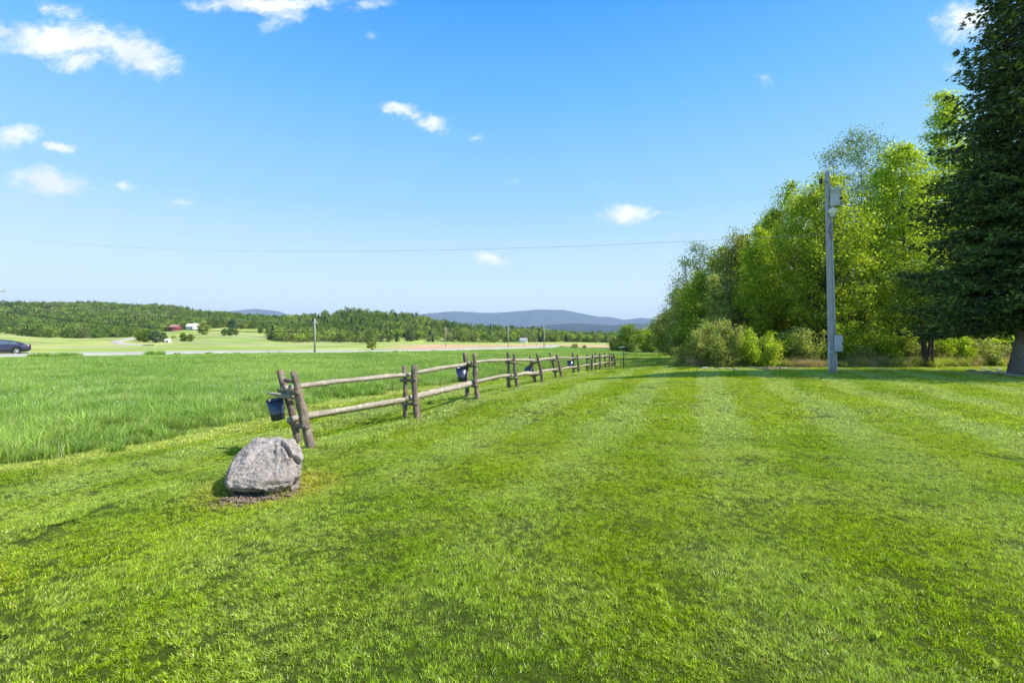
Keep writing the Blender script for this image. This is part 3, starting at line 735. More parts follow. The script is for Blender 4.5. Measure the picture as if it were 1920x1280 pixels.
def tree(kind, label, cat, p, h, w, cb, mat, prof='egg', clumps=160, per=110, leaf=0.13, sig=0.42, trunk=0.16, bark_='bark', stems=1, group=None, lean=0.0, limbs=0.5, flat=0.7, sink=0.1):
    root = empty(kind, p, label, cat, group)
    tb = MB()
    axes = []
    for s in range(stems):
        a0 = s * 2.4 + 0.6
        sp = 0.0 if stems == 1 else w * 0.16
        x1, y1 = (math.cos(a0) * sp + lean * h, math.sin(a0) * sp)
        ts = np.linspace(0, 1, 9)
        wob = 0.012 * h
        pts = np.stack([x1 * ts ** 1.2 + (0 if stems == 1 else math.cos(a0) * trunk * 1.1) + wob * np.sin(ts * 5 + s), y1 * ts ** 1.2 + (0 if stems == 1 else math.sin(a0) * trunk * 1.1) + wob * np.cos(ts * 4 + s * 2) - wob, -sink + ts * (h * 0.9 + sink)], -1)
        r = trunk * (1 - ts * 0.9) * (1 + 0.5 * np.exp(-ts * 22))
        tb.tube(pts, r, 9 if trunk > 0.1 else 6, jitter=0.12); axes.append(pts)
    clumps = int(clumps * 0.85); sig *= 0.74; per = int(per * 1.15)
    if prof == 'sprays':
        nst = 15; C = []
        for q in range(nst):
            a = rng.uniform(0, 2 * np.pi); ln = w / 2 * math.sqrt(rng.random()) * 1.1; hh = h * rng.uniform(0.45, 1.08) * (1 - 0.35 * ln / w)
            m_ = max(4, clumps // nst); tt = np.linspace(0.12, 1, m_)
            rad_ = w * 0.12 * (1.15 - tt)
            C.append(np.stack([math.cos(a) * ln * tt ** 0.8 + rng.normal(0, 1, m_) * rad_, math.sin(a) * ln * tt ** 0.8 + rng.normal(0, 1, m_) * rad_, hh * tt], -1))
        C = np.vstack(C); sig *= 0.75
    else:
        C = crown_pts(h, cb, w, prof, clumps)
    C[:, 0] += lean * C[:, 2]
    nl = int(len(C) * limbs)
    for c in C[:nl]:
        ax = axes[rng.integers(0, len(axes))]
        rho = math.hypot(c[0], c[1]); zz = max(cb * 0.55, c[2] - rho * (0.45 + 0.6 * rng.random()))
        zz = min(zz, c[2] - 0.05)
        b0 = np.array([np.interp(zz, ax[:, 2], ax[:, 0]), np.interp(zz, ax[:, 2], ax[:, 1]), zz])
        mid = (b0 + c) / 2 + np.array([rng.normal(0, .08), rng.normal(0, .08), -0.06 * rho])
        r0 = max(0.010, trunk * 0.32 * (1 - zz / h)); tb.tube([b0, mid, c], [r0 * 1.25, r0 * 0.75, 0.009], 4, cap=False)
    tb.build('trunk', M[bark_], root, smooth=True)
    n = len(C) * per
    ci = np.repeat(np.arange(len(C)), per)
    sg = sig * (0.55 + 0.9 * rng.random(len(C)))[ci]
    P = C[ci] + rng.normal(0, 1, (n, 3)) * sg[:, None] * np.array([1, 1, flat])
    P = P[P[:, 2] > 0.05]; ci = ci[:len(P)] if len(P) == n else ci[:len(P)]
    V, q, at = leaf_quads(P, leaf, rng.random(len(C))[ci])
    lb = MB(); lb.add(V, q, None, at)
    lb.build('crown', M[mat], root)
    return root

# conifer with whorls of drooping boughs and needled sprays
def spruce(label, p, h, w, detail=1.0, kind='spruce_tree', cat='spruce tree', trunk=0.30, first=2.2, mat='needle', bark_='bark_gray', group=None, sprig=0.16, dz=0.42, nb=9, light=True, clear_side=None):
    root = empty(kind, p, label, cat, group)
    tb = MB(); ts = np.linspace(0, 1, 14)
    pts = np.stack([0.05 * np.sin(ts * 4), 0.04 * np.cos(ts * 3), -0.15 + ts * (h + 0.1)], -1)
    tb.tube(pts, trunk * (1 - ts * 0.96) * (1 + 0.9 * np.exp(-ts * h / 0.45)), 12, jitter=0.12)
    # root flare
    if light:
        for k in range(5):
            a = k * 1.26 + 0.3; e = np.array([math.cos(a), math.sin(a), 0])
            tb.tube([e * 0.1 + (0, 0, 0.45), e * 0.42 + (0, 0, 0.12), e * 0.85 + (0, 0, -0.08)], [0.16, 0.12, 0.04], 6)
    lb = MB(); lit = MB()
    z = first; k = 0
    SP = []; SD = []; SC = []
    while z < h - 0.25:
        t = (z - first) / (h - first)
        L = w / 2 * (1 - t) ** 1.0 * (0.85 + 0.15 * min(1, t * 8))
        for b in range(nb):
            a = 2 * math.pi * (b + rng.uniform(-0.35, 0.35)) / nb + k * 1.1
            Lb = L * rng.uniform(0.52, 1.22) + 0.15
            n = max(4, int(Lb / 0.30))
            s = np.linspace(0, 1, n)
            droop = (0.30 - 0.25 * t) * Lb
            zz = z + rng.uniform(-0.12, 0.12) + 0.12 * Lb * t - droop * s + 0.28 * droop * s ** 3 * 2.2 + 0.10 * Lb * s * (t > 0.5)
            bp = np.stack([np.cos(a) * Lb * s, np.sin(a) * Lb * s, zz], -1)
            side = np.array([-math.sin(a), math.cos(a), 0]); outw = np.array([math.cos(a), math.sin(a), 0])
            if Lb > 0.5: tb.tube(bp, np.linspace(0.035 + 0.006 * Lb, 0.006, n), 4, cap=False)
            crow = rng.random()
            for i in range(1, n):
                if s[i] < 0.08 and Lb > 2: continue
                br = (0.20 + 0.34 * Lb * (1 - s[i]) ** 0.7) * rng.uniform(0.7, 1.1)
                br = min(br, 1.3)
                for sg in (-1, 1):
                    m = max(2, int(br / 0.13 * detail))
                    q = (np.arange(m) + rng.random(m)) / m
                    dirv = side * sg * 0.82 + outw * 0.62 + np.array([0, 0, -0.16])
                    pp = bp[i] + dirv * (q * br)[:, None] + rng.normal(0, 0.045, (m, 3)) + np.array([0, 0, -0.10]) * (q * br)[:, None]
                    SP.append(pp); SD.append(np.tile(dirv, (m, 1)) + rng.normal(0, 0.35, (m, 3))); SC.append(np.full(m, np.clip(0.25 * crow + 0.75 * s[i] ** 2 * rng.uniform(0.4, 1.2), 0, 1)))
            m = 3; SP.append(bp[-1] + rng.normal(0, 0.05, (m, 3))); SD.append(outw + rng.normal(0, 0.3, (m, 3))); SC.append(np.full(m, crow))
        z += dz * rng.uniform(0.85, 1.15) * (0.75 + 0.25 * (1 - t)); k += 1
    SP = np.vstack(SP); SD = np.vstack(SD); SC = np.concatenate(SC)
    nn = len(SP)
    # every sprig: 4 slim needle blades fanned round its axis
    SD /= np.linalg.norm(SD, axis=1)[:, None]
    fan = 4 if detail >= 1 else 2
    VV = []; AA = []
    for f in range(fan):
        d = SD + rng.normal(0, 0.38, (nn, 3)); d /= np.linalg.norm(d, axis=1)[:, None]
        nr = rng.normal(0, 1, (nn, 3)); b = np.cross(d, nr); b /= np.linalg.norm(b, axis=1)[:, None]
        s = sprig * rng.uniform(0.6, 1.25, nn)
        c0 = SP
        VV.append(np.stack([c0, c0 + d * (s * 0.45)[:, None] + b * (s * 0.16)[:, None], c0 + d * s[:, None], c0 + d * (s * 0.45)[:, None] - b * (s * 0.16)[:, None]], 1))
        AA.append(np.stack([rng.random(nn), SC, rng.random(nn)], -1)[:, None, :].repeat(4, 1))
    V = np.concatenate(VV).reshape(-1, 3); A = np.concatenate(AA).reshape(-1, 3); o = np.arange(len(V) // 4) * 4
    lb.add(V, np.stack([o, o + 1, o + 2, o + 3], -1), None, A)
    tb.build('trunk', M[bark_], root, smooth=True)
    lb.build('crown', M[mat], root)
    return root

# the large spruce at the right edge
spruce('tall dense dark spruce filling the right edge, its grey trunk among flat stones', atd(1921, 20.2), 21.2, 8.9, 1.35, sprig=0.20, dz=0.36, nb=12, first=2.4)
WG = 'trees of the wood right of the lawn'
tree('maple_tree', 'mid green maple rising directly behind the utility pole, dark trunk beside it', 'tree', atd(1544, 30.3), 12.2, 6.4, 2.0, 'leaf_green', 'egg', 300, 130, 0.135, 0.42, 0.17, group=WG)
tree('maple_tree', 'bright yellow-green maple between the utility pole and the big spruce', 'tree', atd(1688, 31.0), 14.3, 6.2, 2.2, 'leaf_lime', 'egg', 300, 130, 0.145, 0.42, 0.16, group=WG)
tree('poplar_tree', 'tall narrow yellow-green poplar with its top against the left side of the spruce', 'tree', atd(1772, 37.0), 20.8, 4.8, 4.0, 'leaf_lime', 'column', 260, 110, 0.17, 0.45, 0.18, group=WG)
tree('birch_tree', 'tall airy blue-green tree rising above the top of the utility pole', 'tree', atd(1600, 40.0), 18.9, 8.4, 4.0, 'leaf_blue', 'vase', 300, 62, 0.14, 0.55, 0.18, 'bark_gray', stems=3, group=WG, limbs=0.9)
tree('birch_tree', 'second airy tree with thin top between pole top and lime maple', 'tree', atd(1668, 42.0), 19.0, 5.0, 5.0, 'leaf_blue', 'vase', 170, 55, 0.14, 0.5, 0.15, 'bark_gray', stems=2, group=WG, limbs=0.9)
tree('ash_tree', 'dense mid green tree left of the utility pole, highest on that side', 'tree', atd(1484, 36.0), 13.3, 6.6, 1.5, 'leaf_green', 'egg', 340, 125, 0.14, 0.45, 0.18, group=WG)
tree('ash_tree', 'deep green tree stepping down left of the dense mid green one', 'tree', atd(1440, 39.0), 12.0, 4.8, 2.0, 'leaf_green', 'egg', 220, 110, 0.15, 0.42, 0.16, group=WG)
tree('poplar_tree', 'bright yellow-green slender tree above the small lime bush', 'tree', atd(1422, 33.0), 9.3, 2.9, 2.0, 'leaf_lime', 'column', 170, 110, 0.13, 0.33, 0.10, group=WG)
tree('alder_tree', 'olive green twiggy tree with pale trunks above the round pale bush', 'tree', atd(1378, 35.5), 9.6, 3.9, 2.4, 'leaf_olive', 'egg', 210, 95, 0.12, 0.38, 0.10, 'bark_pale', stems=3, group=WG, limbs=0.9)
tree('birch_tree', 'thin airy blue-green tree at the far left end of the wood', 'tree', atd(1306, 40.0), 9.7, 4.3, 2.2, 'leaf_blue', 'vase', 170, 42, 0.12, 0.42, 0.09, 'bark_gray', stems=3, group=WG, limbs=1.0, lean=-0.02)
tree('birch_tree', 'lowest sparse tree overhanging the distant blue mountains', 'tree', atd(1272, 46.0), 7.6, 3.8, 1.2, 'leaf_blue', 'egg', 110, 45, 0.13, 0.4, 0.07, 'bark_gray', stems=2, group=WG, limbs=1.0)
tree('thorn_tree', 'deep green rounded tree at the left end of the wood', 'tree', atd(1312, 36.0), 6.6, 3.6, 0.5, 'leaf_green', 'egg', 230, 120, 0.12, 0.36, 0.11, group=WG)
tree('thorn_tree', 'small deep green tree at the very corner of the wood edge', 'tree', atd(1283, 42.0), 5.6, 3.0, 0.3, 'leaf_olive', 'egg', 150, 110, 0.13, 0.36, 0.09, group=WG)
tree('sapling', 'pale slim sapling standing above the pale round bush', 'sapling', atd(1340, 31.5), 5.7, 1.8, 0.8, 'leaf_pale', 'column', 90, 80, 0.10, 0.24, 0.045, group=WG, limbs=0.9)
tree('maple_tree', 'small many-stemmed maple with dark bare stems under the spruce boughs', 'tree', atd(1737, 26.5), 5.9, 4.2, 2.3, 'leaf_deep', 'round', 150, 90, 0.12, 0.36, 0.085, stems=4, group=WG)
# darker trees deeper in the wood
deep = [(1350, 50, 11.5, 6), (1395, 47, 12.5, 6), (1455, 52, 16, 7), (1520, 48, 14, 7), (1580, 50, 15, 7), (1640, 46, 14.5, 6.5), (1715, 44, 15.5, 6.5), (1790, 46, 17, 7), (1860, 40, 15, 7), (1925, 44, 18, 7)]
for i, (u, Y, h, w) in enumerate(deep):
    lab = ['deep wood tree behind the thin airy tree and pale bush', 'deep wood tree behind the olive twiggy tree', 'deep wood tree behind the step down from the dense green tree', 'deep wood tree hidden behind the green trees left of the pole',
           'deep wood tree behind the maple at the pole', 'deep wood tree behind the gap right of the pole', 'deep wood tree behind the lime maple', 'deep wood tree behind the narrow poplar', 'deep wood tree behind the left boughs of the spruce',
           'deep wood tree behind the spruce trunk', 'deep wood tree beyond the right edge of the spruce'][i]
    if i in (1, 2, 5, 7):
        spruce(lab.replace('tree', 'dark conifer', 1), atd(u, Y), h, w * 0.75, 0.5, 'conifer_tree', 'conifer', 0.16, 0.6, 'needle', 'bark', WG, 0.36, 0.6, 8, light=False)
    else:
        tree('wood_tree', lab, 'tree', atd(u, Y), h, w, 1.0, 'leaf_deep', 'egg', 190, 95, 0.2, 0.55, 0.16, group=WG)
# low fill deep in the wood, seen through the gaps
low = [(1330, 41), (1365, 39), (1400, 37.5), (1450, 37), (1500, 38), (1560, 36), (1610, 35), (1660, 36), (1710, 35), (1765, 34), (1820, 33), (1880, 33), (1935, 33)]
names = ['pale round bush', 'pale sapling', 'olive tree', 'lime bush', 'dense green tree', 'maple trunk at the pole', 'lime saplings right of the pole', 'leaning stick', 'lime maple', 'many-stemmed maple', 'twiggy brown thicket', 'spruce stones', 'spruce trunk']
for (u, Y), nm in zip(low, names):
    tree('understory_shrub', 'dark understory shrub in the shade behind the ' + nm, 'shrub', atd(u, Y), 5.0 + rng.uniform(-.5, .8), 3.6, 0.0, 'leaf_deep', 'round', 110, 95, 0.16, 0.42, 0.06, stems=3, group='dark understory shrubs in the wood')
# trees receding beyond the end of the wood
for (u, Y, h, w, mt, lab) in [(1258, 64, 6.0, 5.0, 'leaf_olive', 'olive rounded tree where the mown strip passes the wood corner'), (1243, 90, 6.2, 5.6, 'leaf_olive', 'pale olive tree at the end of the mown strip'),
                              (1222, 100, 4.9, 5.5, 'leaf_lime', 'low yellow-green tree right of the lone dark green tree'), (1208, 104, 4.6, 4.4, 'leaf_lime', 'low lime bush-like tree beside the dark conifer shrub'),
                              (1182, 98, 5.4, 6.6, 'leaf_deep', 'lone round dark green tree right of the fence end'), (1160, 110, 3.2, 5.0, 'leaf_olive', 'low olive scrub tree left of the lone round tree'),
                              (1282, 55, 8.0, 4.6, 'leaf_deep', 'deep green tree beyond the corner of the wood'), (1300, 72, 11, 6.5, 'leaf_deep', 'tall deep green tree far along the wood edge'), (1275, 100, 10, 8, 'leaf_green', 'green tree farthest along the wood edge')]:
    tree('field_tree', lab, 'tree', atd(u, Y), h, w, 0.2, mt, 'round', 130, 80, 0.22, 0.5, 0.12, group='trees beyond the end of the wood')

# shrubs along the edge of the wood
SG = 'shrubs along the wood edge'
shr = [(1350, 27.1, 2.9, 3.0, 'leaf_pale', 'large round pale willow bush at the left end of the wood edge', 210, 100, 0.075),
       (1312, 27.9, 1.9, 1.9, 'leaf_olive', 'small grey-green bush left of the large pale bush', 90, 90, 0.08),
       (1426, 26.7, 2.25, 1.8, 'leaf_lime', 'vivid lime bush right of the large pale bush', 130, 100, 0.085),
       (1397, 27.7, 1.6, 1.4, 'leaf_pale', 'pale low bush squeezed between the pale and lime bushes', 60, 80, 0.08),
       (1470, 27.9, 2.0, 1.7, 'leaf_green', 'loose green bush right of the vivid lime bush', 70, 70, 0.10),
       (1510, 27.5, 2.4, 1.8, 'leaf_pale', 'loose yellow-olive bush just left of the pole trunk', 95, 80, 0.10),
       (1585, 27.9, 2.6, 1.5, 'leaf_lime', 'lime sapling bush just right of the utility pole box', 70, 80, 0.11),
       (1618, 28.5, 1.8, 1.6, 'leaf_lime', 'low lime bush second right of the utility pole', 60, 80, 0.10),
       (1648, 27.9, 2.2, 1.6, 'leaf_lime', 'spiky lime bush midway between pole and many-stemmed maple', 70, 75, 0.11),
       (1685, 28.3, 2.3, 1.7, 'leaf_green', 'green bush behind the leaning stick', 75, 75, 0.11),
       (1714, 27.9, 1.8, 1.3, 'leaf_pale', 'pale bush just left of the many-stemmed maple', 50, 75, 0.10),
       (1772, 27.9, 2.5, 1.5, 'leaf_lime', 'lime bush just right of the many-stemmed maple', 85, 85, 0.10),
       (1812, 28.8, 1.6, 1.6, 'leaf_olive', 'olive low bush left of the brown twiggy thicket', 55, 70, 0.10),
       (1846, 28.1, 1.5, 1.6, 'leaf_pale', 'pale green bush in front of the brown twiggy thicket', 60, 70, 0.10),
       (1888, 28.8, 1.6, 1.7, 'leaf_lime', 'lime bush just left of the spruce trunk', 60, 70, 0.10),
       (1290, 28.4, 1.1, 1.5, 'leaf_olive', 'lowest olive brush at the left tip of the wood edge', 60, 70, 0.07),
       (1448, 28.2, 1.5, 1.3, 'leaf_pale', 'thin pale brush between the vivid lime bush and the loose green bush', 50, 70, 0.08),
       (1538, 27.8, 1.4, 1.3, 'leaf_green', 'low green brush right behind the foot of the utility pole', 50, 70, 0.09),
       (1604, 27.6, 1.3, 1.4, 'leaf_pale', 'low pale brush before the lime saplings right of the pole', 50, 70, 0.08),
       (1668, 27.5, 1.5, 1.2, 'leaf_lime', 'thin lime shoots just left of the leaning stick', 45, 70, 0.09),
       (1755, 27.6, 1.2, 1.2, 'leaf_olive', 'low olive brush touching the stems of the many-stemmed maple', 45, 70, 0.08),
       (1795, 27.8, 1.9, 1.3, 'leaf_lime', 'lime shoots between the tall lime bush and the olive low bush', 50, 75, 0.09),
       (1866, 28.6, 1.2, 1.5, 'leaf_tan', 'brown twiggy thicket under the spruce boughs', 60, 50, 0.07)]
for (u, Y, h, w, mt, lab, nc, per, lf) in shr:
    tree('shrub', lab, 'shrub', atd(u, Y), h, w, 0.05, mt, 'egg' if u in (1312,) else 'sprays', int(nc * 1.25), per, lf, 0.27 if w > 1.65 else 0.22, 0.03, 'bark', stems=4, group=SG, limbs=0.9, sink=0.05)

# undergrowth and dry grass at the wood edge
def undergrowth():
    Ti = [blades(1.1, 520, 0.62, 0.016, 0.1, 0.9, tuft=7, mat=M['leaf_tan'], name='dry_tuft', round_=True) for _ in range(3)] + \
         [blades(1.1, 620, 0.48, 0.020, 0.1, 1.0, tuft=7, mat=M['leaf_pale'], name='green_tuft', round_=True) for _ in range(3)]
    u = rng.uniform(1262, 1960, 520); Y = np.interp((u - 960) / F * 28.5, WX[1:], WY[1:]) + rng.random(520) ** 1.3 * 3.2 - 2.0
    X = (u - 960) / F * Y
    I = np.where(rng.random(520) < 0.20 + 0.3 * (vnoise(X * 0.5, Y, 3) > 0.55), rng.integers(0, 3, 520), rng.integers(3, 6, 520))
    scatter('undergrowth', np.stack([X, Y, ground(X, Y)], -1), np.stack([0 * X, 0 * X, rng.uniform(0, 6, 520)], -1), rng.uniform(0.35, 1.0, 520) * (0.6 + 0.8 * vnoise(X * 0.6, Y, 8)), I, coll_of('tufts', Ti), 'dry tan grass and weeds along the foot of the wood', 'undergrowth')
    # twigs: thin bare stems
    mb = MB()
    for k in range(420):
        uu_ = random.choice([random.uniform(1275, 1420), random.uniform(1790, 1900), random.uniform(1270, 1900)]); YY = random.uniform(28.2, 30.5)
        p = atd(uu_, YY); a = random.uniform(0, 6.28); L = random.uniform(0.5, 1.5); le = random.uniform(0.1, 0.7)
        e = Vector((math.cos(a) * le * L, math.sin(a) * le * L, L))
        mb.tube([p, p + e * 0.5 + Vector((random.gauss(0, .05), random.gauss(0, .05), 0)), p + e], [0.012, 0.009, 0.004], 3, cap=False, attr=(random.random(), random.random(), 0.5))
    tag(mb.build('bare_twigs', M['leaf_tan']), 'tangle of bare brown twigs at the foot of the wood', 'twigs', kind='stuff')
undergrowth()

# a leaning stick stuck in the lawn
p = pix(1683, 687)
mb = MB(); mb.tube([p + Vector((0.05, 0, -0.1)), p + Vector((-0.12, 0, 0.32)), p + Vector((-0.36, 0.05, 0.72))], [0.03, 0.024, 0.012], 6)
tag(mb.build('stick', M['bark']), 'dark leaning stick in the shaded lawn left of the many-stemmed maple', 'stick')

# ---------------------------------------------------------------- forests on the hills (one mass each)
def far_tree(name, mat, h=12, w=8, conifer=False, n=420):
    mb = MB()
    if conifer:
        t = rng.random(n) ** 1.2; an = rng.uniform(0, 6.28, n); rr = w / 2 * (1 - t) * rng.random(n) ** 0.4
        P = np.stack([rr * np.cos(an), rr * np.sin(an), 0.5 + t * (h - 0.5)], -1); cl = rng.random(n); sz = 1.1
    else:
        C = crown_pts(h, h * 0.05, w, 'round', 22, 0.1); ci = rng.integers(0, len(C), n)
        P = C[ci] + rng.normal(0, 0.95, (n, 3)); cl = rng.random(len(C))[ci]; sz = 1.05
    V, q, at = leaf_quads(P, sz, cl, 0.5, 0.8)
    mb.add(V, q, None, at)
    # trunk is not seen at this distance
    return mb.build(name, mat, link=False)
FT = [far_tree('wood_a', M['far_a'], 11.5, 10.5), far_tree('wood_b', M['far_b'], 10.5, 10), far_tree('wood_c', M['far_a'], 11, 11.5), far_tree('wood_d', M['far_c'], 10.5, 9.5), far_tree('wood_e', M['needle_far'], 12, 6.5, True), far_tree('wood_f', M['needle_far'], 11, 5.5, True)]
FC = coll_of('far_wood_trees', FT)
def forest(name, edge_u, edge_v, Ymax, label, step=7.5, con=0.12, conedge=0.35, Ylim=None):
    """fill ground between the wood's foot (photo line) and Ymax"""
    us = np.array(edge_u, float); Ye = np.array([pix(u, v, 100, 560).y for u, v in zip(edge_u, edge_v)])
    X, Y = cells((us[0] - 960) / F * Ymax * 1.0 - 10, max((us[-1] - 960) / F * Ymax, 250) + 10, Ye.min() - 5, Ymax, step, 0.45)
    U = X / Y * F + 960
    k = (U > us[0]) & (U < us[-1]) & (Y > np.interp(U, us, Ye))
    X, Y, U = X[k], Y[k], U[k]
    r = rng.random(len(X)); nz = vnoise(X / 60, Y / 60, 31)
    isC = r < con + 0.25 * (nz > 0.64) + conedge * (Y > Ymax * 0.80) * (rng.random(len(X)) < 0.5)
    I = np.where(isC, rng.integers(4, 6, len(X)), np.where(rng.random(len(X)) < np.clip(vnoise(X / 38, Y / 38, 77) * 1.5 - 0.25, 0.08, 0.92), np.where(rng.random(len(X)) < 0.5, 0, 2), np.where(rng.random(len(X)) < 0.62, 1, 3)))
    s = rng.uniform(0.5, 0.92, len(X)) * np.clip(0.8 + (Y - 300) / 1500, 0.8, 1.1)
    print(name, len(X))
    return scatter(name, np.stack([X, Y, ground(X, Y) - 0.5], -1), np.stack([0 * X, 0 * X, rng.uniform(0, 6.28, len(X))], -1), s, I, FC, label, 'forest')
forest('forest_hill', [-150, 0, 50, 75, 130, 250, 262, 330, 400, 430, 520, 560], [620, 624, 630, 633, 634, 632, 629, 618, 616, 615, 615, 606], 640, 'wooded hill beyond the fields at the left, mixed spring greens', 5.8, 0.03, 0.12)
forest('forest_ridge', [505, 520, 600, 690, 715, 760, 830, 900, 1000, 1100, 1180, 1300, 1500], [638, 640.5, 641, 643, 641, 640, 642, 641.5, 641.5, 642, 642.5, 643, 643], 480, 'lower wooded ridge across the middle distance, darker conifers on top', 5.4, 0.05, 0.3)

# ---------------------------------------------------------------- single trees out in the fields
FG = 'single trees in the far fields'
def ftree(u, v, topv, wpx, mt, lab, kind='field_tree', prof='round', n=70):
    p = pix(u, v, 60, 560); k = p.y / F
    h = (v - topv) * k; w = wpx * k
    tree(kind, lab, 'tree', p - Vector((0, 0, 0.1)), h, w, h * 0.08, mt, prof, n, 40, 0.10 * h, 0.09 * h, 0.02 * h, group=FG, limbs=0.2)
ftree(263, 640, 618, 15, 'leaf_olive', 'brownish olive tree at the left end of the dark clump by the white shed')
ftree(274, 641, 617, 20, 'leaf_deep', 'rounded green tree second from left in the dark clump by the white shed')
ftree(292, 642, 621, 24, 'needle_light', 'wide dark blue-green tree in the middle of the clump by the white shed')
ftree(306, 641, 623, 16, 'leaf_blue', 'dark tree at the right of the clump, over the white shed')
ftree(326, 634, 629, 12, 'leaf_green', 'tiny low bush between the white shed and the barn')
ftree(344, 640, 623, 14, 'leaf_deep', 'dark pointed tree of the pair below the white farm buildings', prof='egg')
ftree(357, 640, 625, 14, 'leaf_olive', 'olive rounded tree of the pair below the white farm buildings')
ftree(382, 627, 602, 21, 'leaf_pale', 'pale olive tree standing right of the white farm buildings')
ftree(421, 629, 616, 14, 'leaf_deep', 'left dark shrub-like tree in the row under the purple-dark tree')
ftree(432, 629, 615, 15, 'leaf_blue', 'middle dark tree in the row right of the pale olive tree')
ftree(442, 628, 616, 12, 'leaf_olive', 'right end tree of the small dark row')
ftree(437, 617, 599, 17, 'needle_light', 'almost black round tree above the small dark row')
ftree(453, 617, 603, 20, 'leaf_olive', 'olive-brown tree beside the almost black tree')
ftree(470, 616, 602, 16, 'leaf_green', 'light green tree before the saddle of the hills')
ftree(488, 625, 611, 9, 'leaf_deep', 'small narrow dark tree left of the wooded ridge foot', prof='column')
ftree(696, 656, 634, 22, 'leaf_olive', 'thin yellow-olive young tree on the far side of the road', n=36)
ftree(1078, 652.5, 644, 17, 'leaf_olive', 'low olive shrub on the tawny field edge')
ftree(1096, 652.5, 646, 12, 'leaf_tan', 'brown twiggy shrub on the tawny field edge')
ftree(1208, 654, 640, 6, 'leaf_blue', 'tiny dark conifer shrub beside the mown strip', prof='egg', n=30)

# ---------------------------------------------------------------- far buildings
def M_paint(n, c, r=0.7): return simple(n, c, r, var=0.08, scale=1.0)
M['red'] = M_paint('barn_red', (0.33, 0.085, 0.075)); M['red_roof'] = M_paint('barn_roof', (0.33, 0.17, 0.155)); M['white'] = M_paint('white_paint', (0.80, 0.80, 0.78)); M['metal_roof'] = M_paint('pale_roof', (0.78, 0.78, 0.80), 0.5)
M['dark'] = M_paint('dark_opening', (0.03, 0.03, 0.035)); M['grey_roof'] = M_paint('grey_roof', (0.30, 0.30, 0.33))
def house(kind, lab, cat, u, v, wpx, hpx, roofpx, depth, wall, roof, rz=0.15, doors=(), group=None, ymin=60):
    p = pix(u, v, ymin, 560); k = p.y / F; w, h, rh = wpx * k, hpx * k, roofpx * k
    r = empty(kind, p, lab, cat, group, rz)
    mb = MB(); x, y = w / 2, depth / 2
    mb.add([(-x, -y, -0.8), (x, -y, -0.8), (x, y, -0.8), (-x, y, -0.8), (-x, -y, h), (x, -y, h), (x, y, h), (-x, y, h), (-x, 0, h + rh), (x, 0, h + rh)],
           [(0, 1, 5, 4), (2, 3, 7, 6), (1, 2, 6, 5), (3, 0, 4, 7)], [(5, 6, 9), (7, 4, 8)])
    mb.build('wall', wall, r)
    mb = MB(); e = w * 0.04; s = rh / y; oy = y + e
    for sg in (-1, 1):
        a = [(-x - e, sg * oy, h - e * s), (x + e, sg * oy, h - e * s), (x + e, 0, h + rh), (-x - e, 0, h + rh)]
        b = [(q[0], q[1], q[2] + w * 0.025) for q in a]
        mb.add(a + b, [(0, 1, 2, 3), (4, 5, 6, 7), (0, 1, 5, 4), (0, 3, 7, 4), (1, 2, 6, 5)])
    mb.build('roof', roof, r)
    for (dx_, dw, dh, z0, nm) in doors:
        mb = MB(); mb.box((dx_ * w, -y - 0.03, z0 * h + dh * h / 2), (dw * w, 0.12, dh * h)); mb.build(nm, M['dark'], r)
    return r
house('barn', 'red barn below the left wooded hill', 'barn', 329, 620, 13, 7, 4, 9, M['red'], M['red_roof'], 0.25, [(-0.25, 0.22, 0.6, 0, 'door'), (0.25, 0.15, 0.25, 0.4, 'window')])
house('shed', 'small dark red shed joined behind the barn right side', 'shed', 338, 615, 9, 5, 3.5, 6, M['red'], M['grey_roof'], -0.3, [(0, 0.3, 0.6, 0, 'door')])
house('farmhouse', 'white farmhouse, left of the two white farm roofs', 'house', 358, 617, 10, 5, 5, 8, M['white'], M['metal_roof'], 0.3, [(-0.2, 0.12, 0.35, 0.4, 'window'), (0.2, 0.12, 0.35, 0.4, 'window')])
house('farm_building', 'white farm building, right of the two white farm roofs', 'building', 369, 617, 11, 5, 6, 9, M['white'], M['metal_roof'], -0.2, [(0, 0.2, 0.6, 0, 'door')])
house('shed', 'small white shed at the foot of the dark tree clump', 'shed', 315, 642, 8, 4.5, 2, 3.5, M['white'], M['metal_roof'], 0.4, [(0.1, 0.25, 0.7, 0, 'door')])
house('farmhouse', 'white distant house with grey roof before the ridge, above the fence line', 'house', 981, 642.2, 13, 4.5, 4.0, 9, M['white'], M['grey_roof'], 0.1, [(-0.3, 0.08, 0.35, 0.35, 'window'), (0.0, 0.08, 0.6, 0, 'door'), (0.3, 0.08, 0.35, 0.35, 'window')], ymin=150)

# ---------------------------------------------------------------- weathered wood
def wood_mat(name, c1, c2, c3):
    m, t = new_mat(name)
    p = t.node('ShaderNodeTexCoord').outputs['Object']
    a = t.node('ShaderNodeAttribute', attribute_name='rnd').outputs['Vector']      # coordinates along the grain
    gr = t.node('ShaderNodeMapping', ins={'Vector': a, 'Scale': (2.2, 34, 34)}).outputs[0]
    g = t.noise(gr, 1.0, 6.0, 0.7); k = t.noise(p, 7.0, 4.0, 0.6)
    c = t.mix(t.smooth(g, 0.35, 0.68), c1, c2)
    c = t.mix(t.math('MULTIPLY', t.smooth(k, 0.52, 0.68), 0.75), c, c3)
    c = t.mix(t.smooth(g, 0.36, 0.28), c, (0.03, 0.025, 0.02))
    b = t.node('ShaderNodeBsdfPrincipled', ins={'Base Color': c, 'Roughness': 0.88, 'Specular IOR Level': 0.15})
    bn = t.node('ShaderNodeBump', ins={'Height': g, 'Strength': 0.9, 'Distance': 0.012}); t.l.new(bn.outputs[0], b.inputs['Normal'])
    out(t, b.outputs[0]); return m
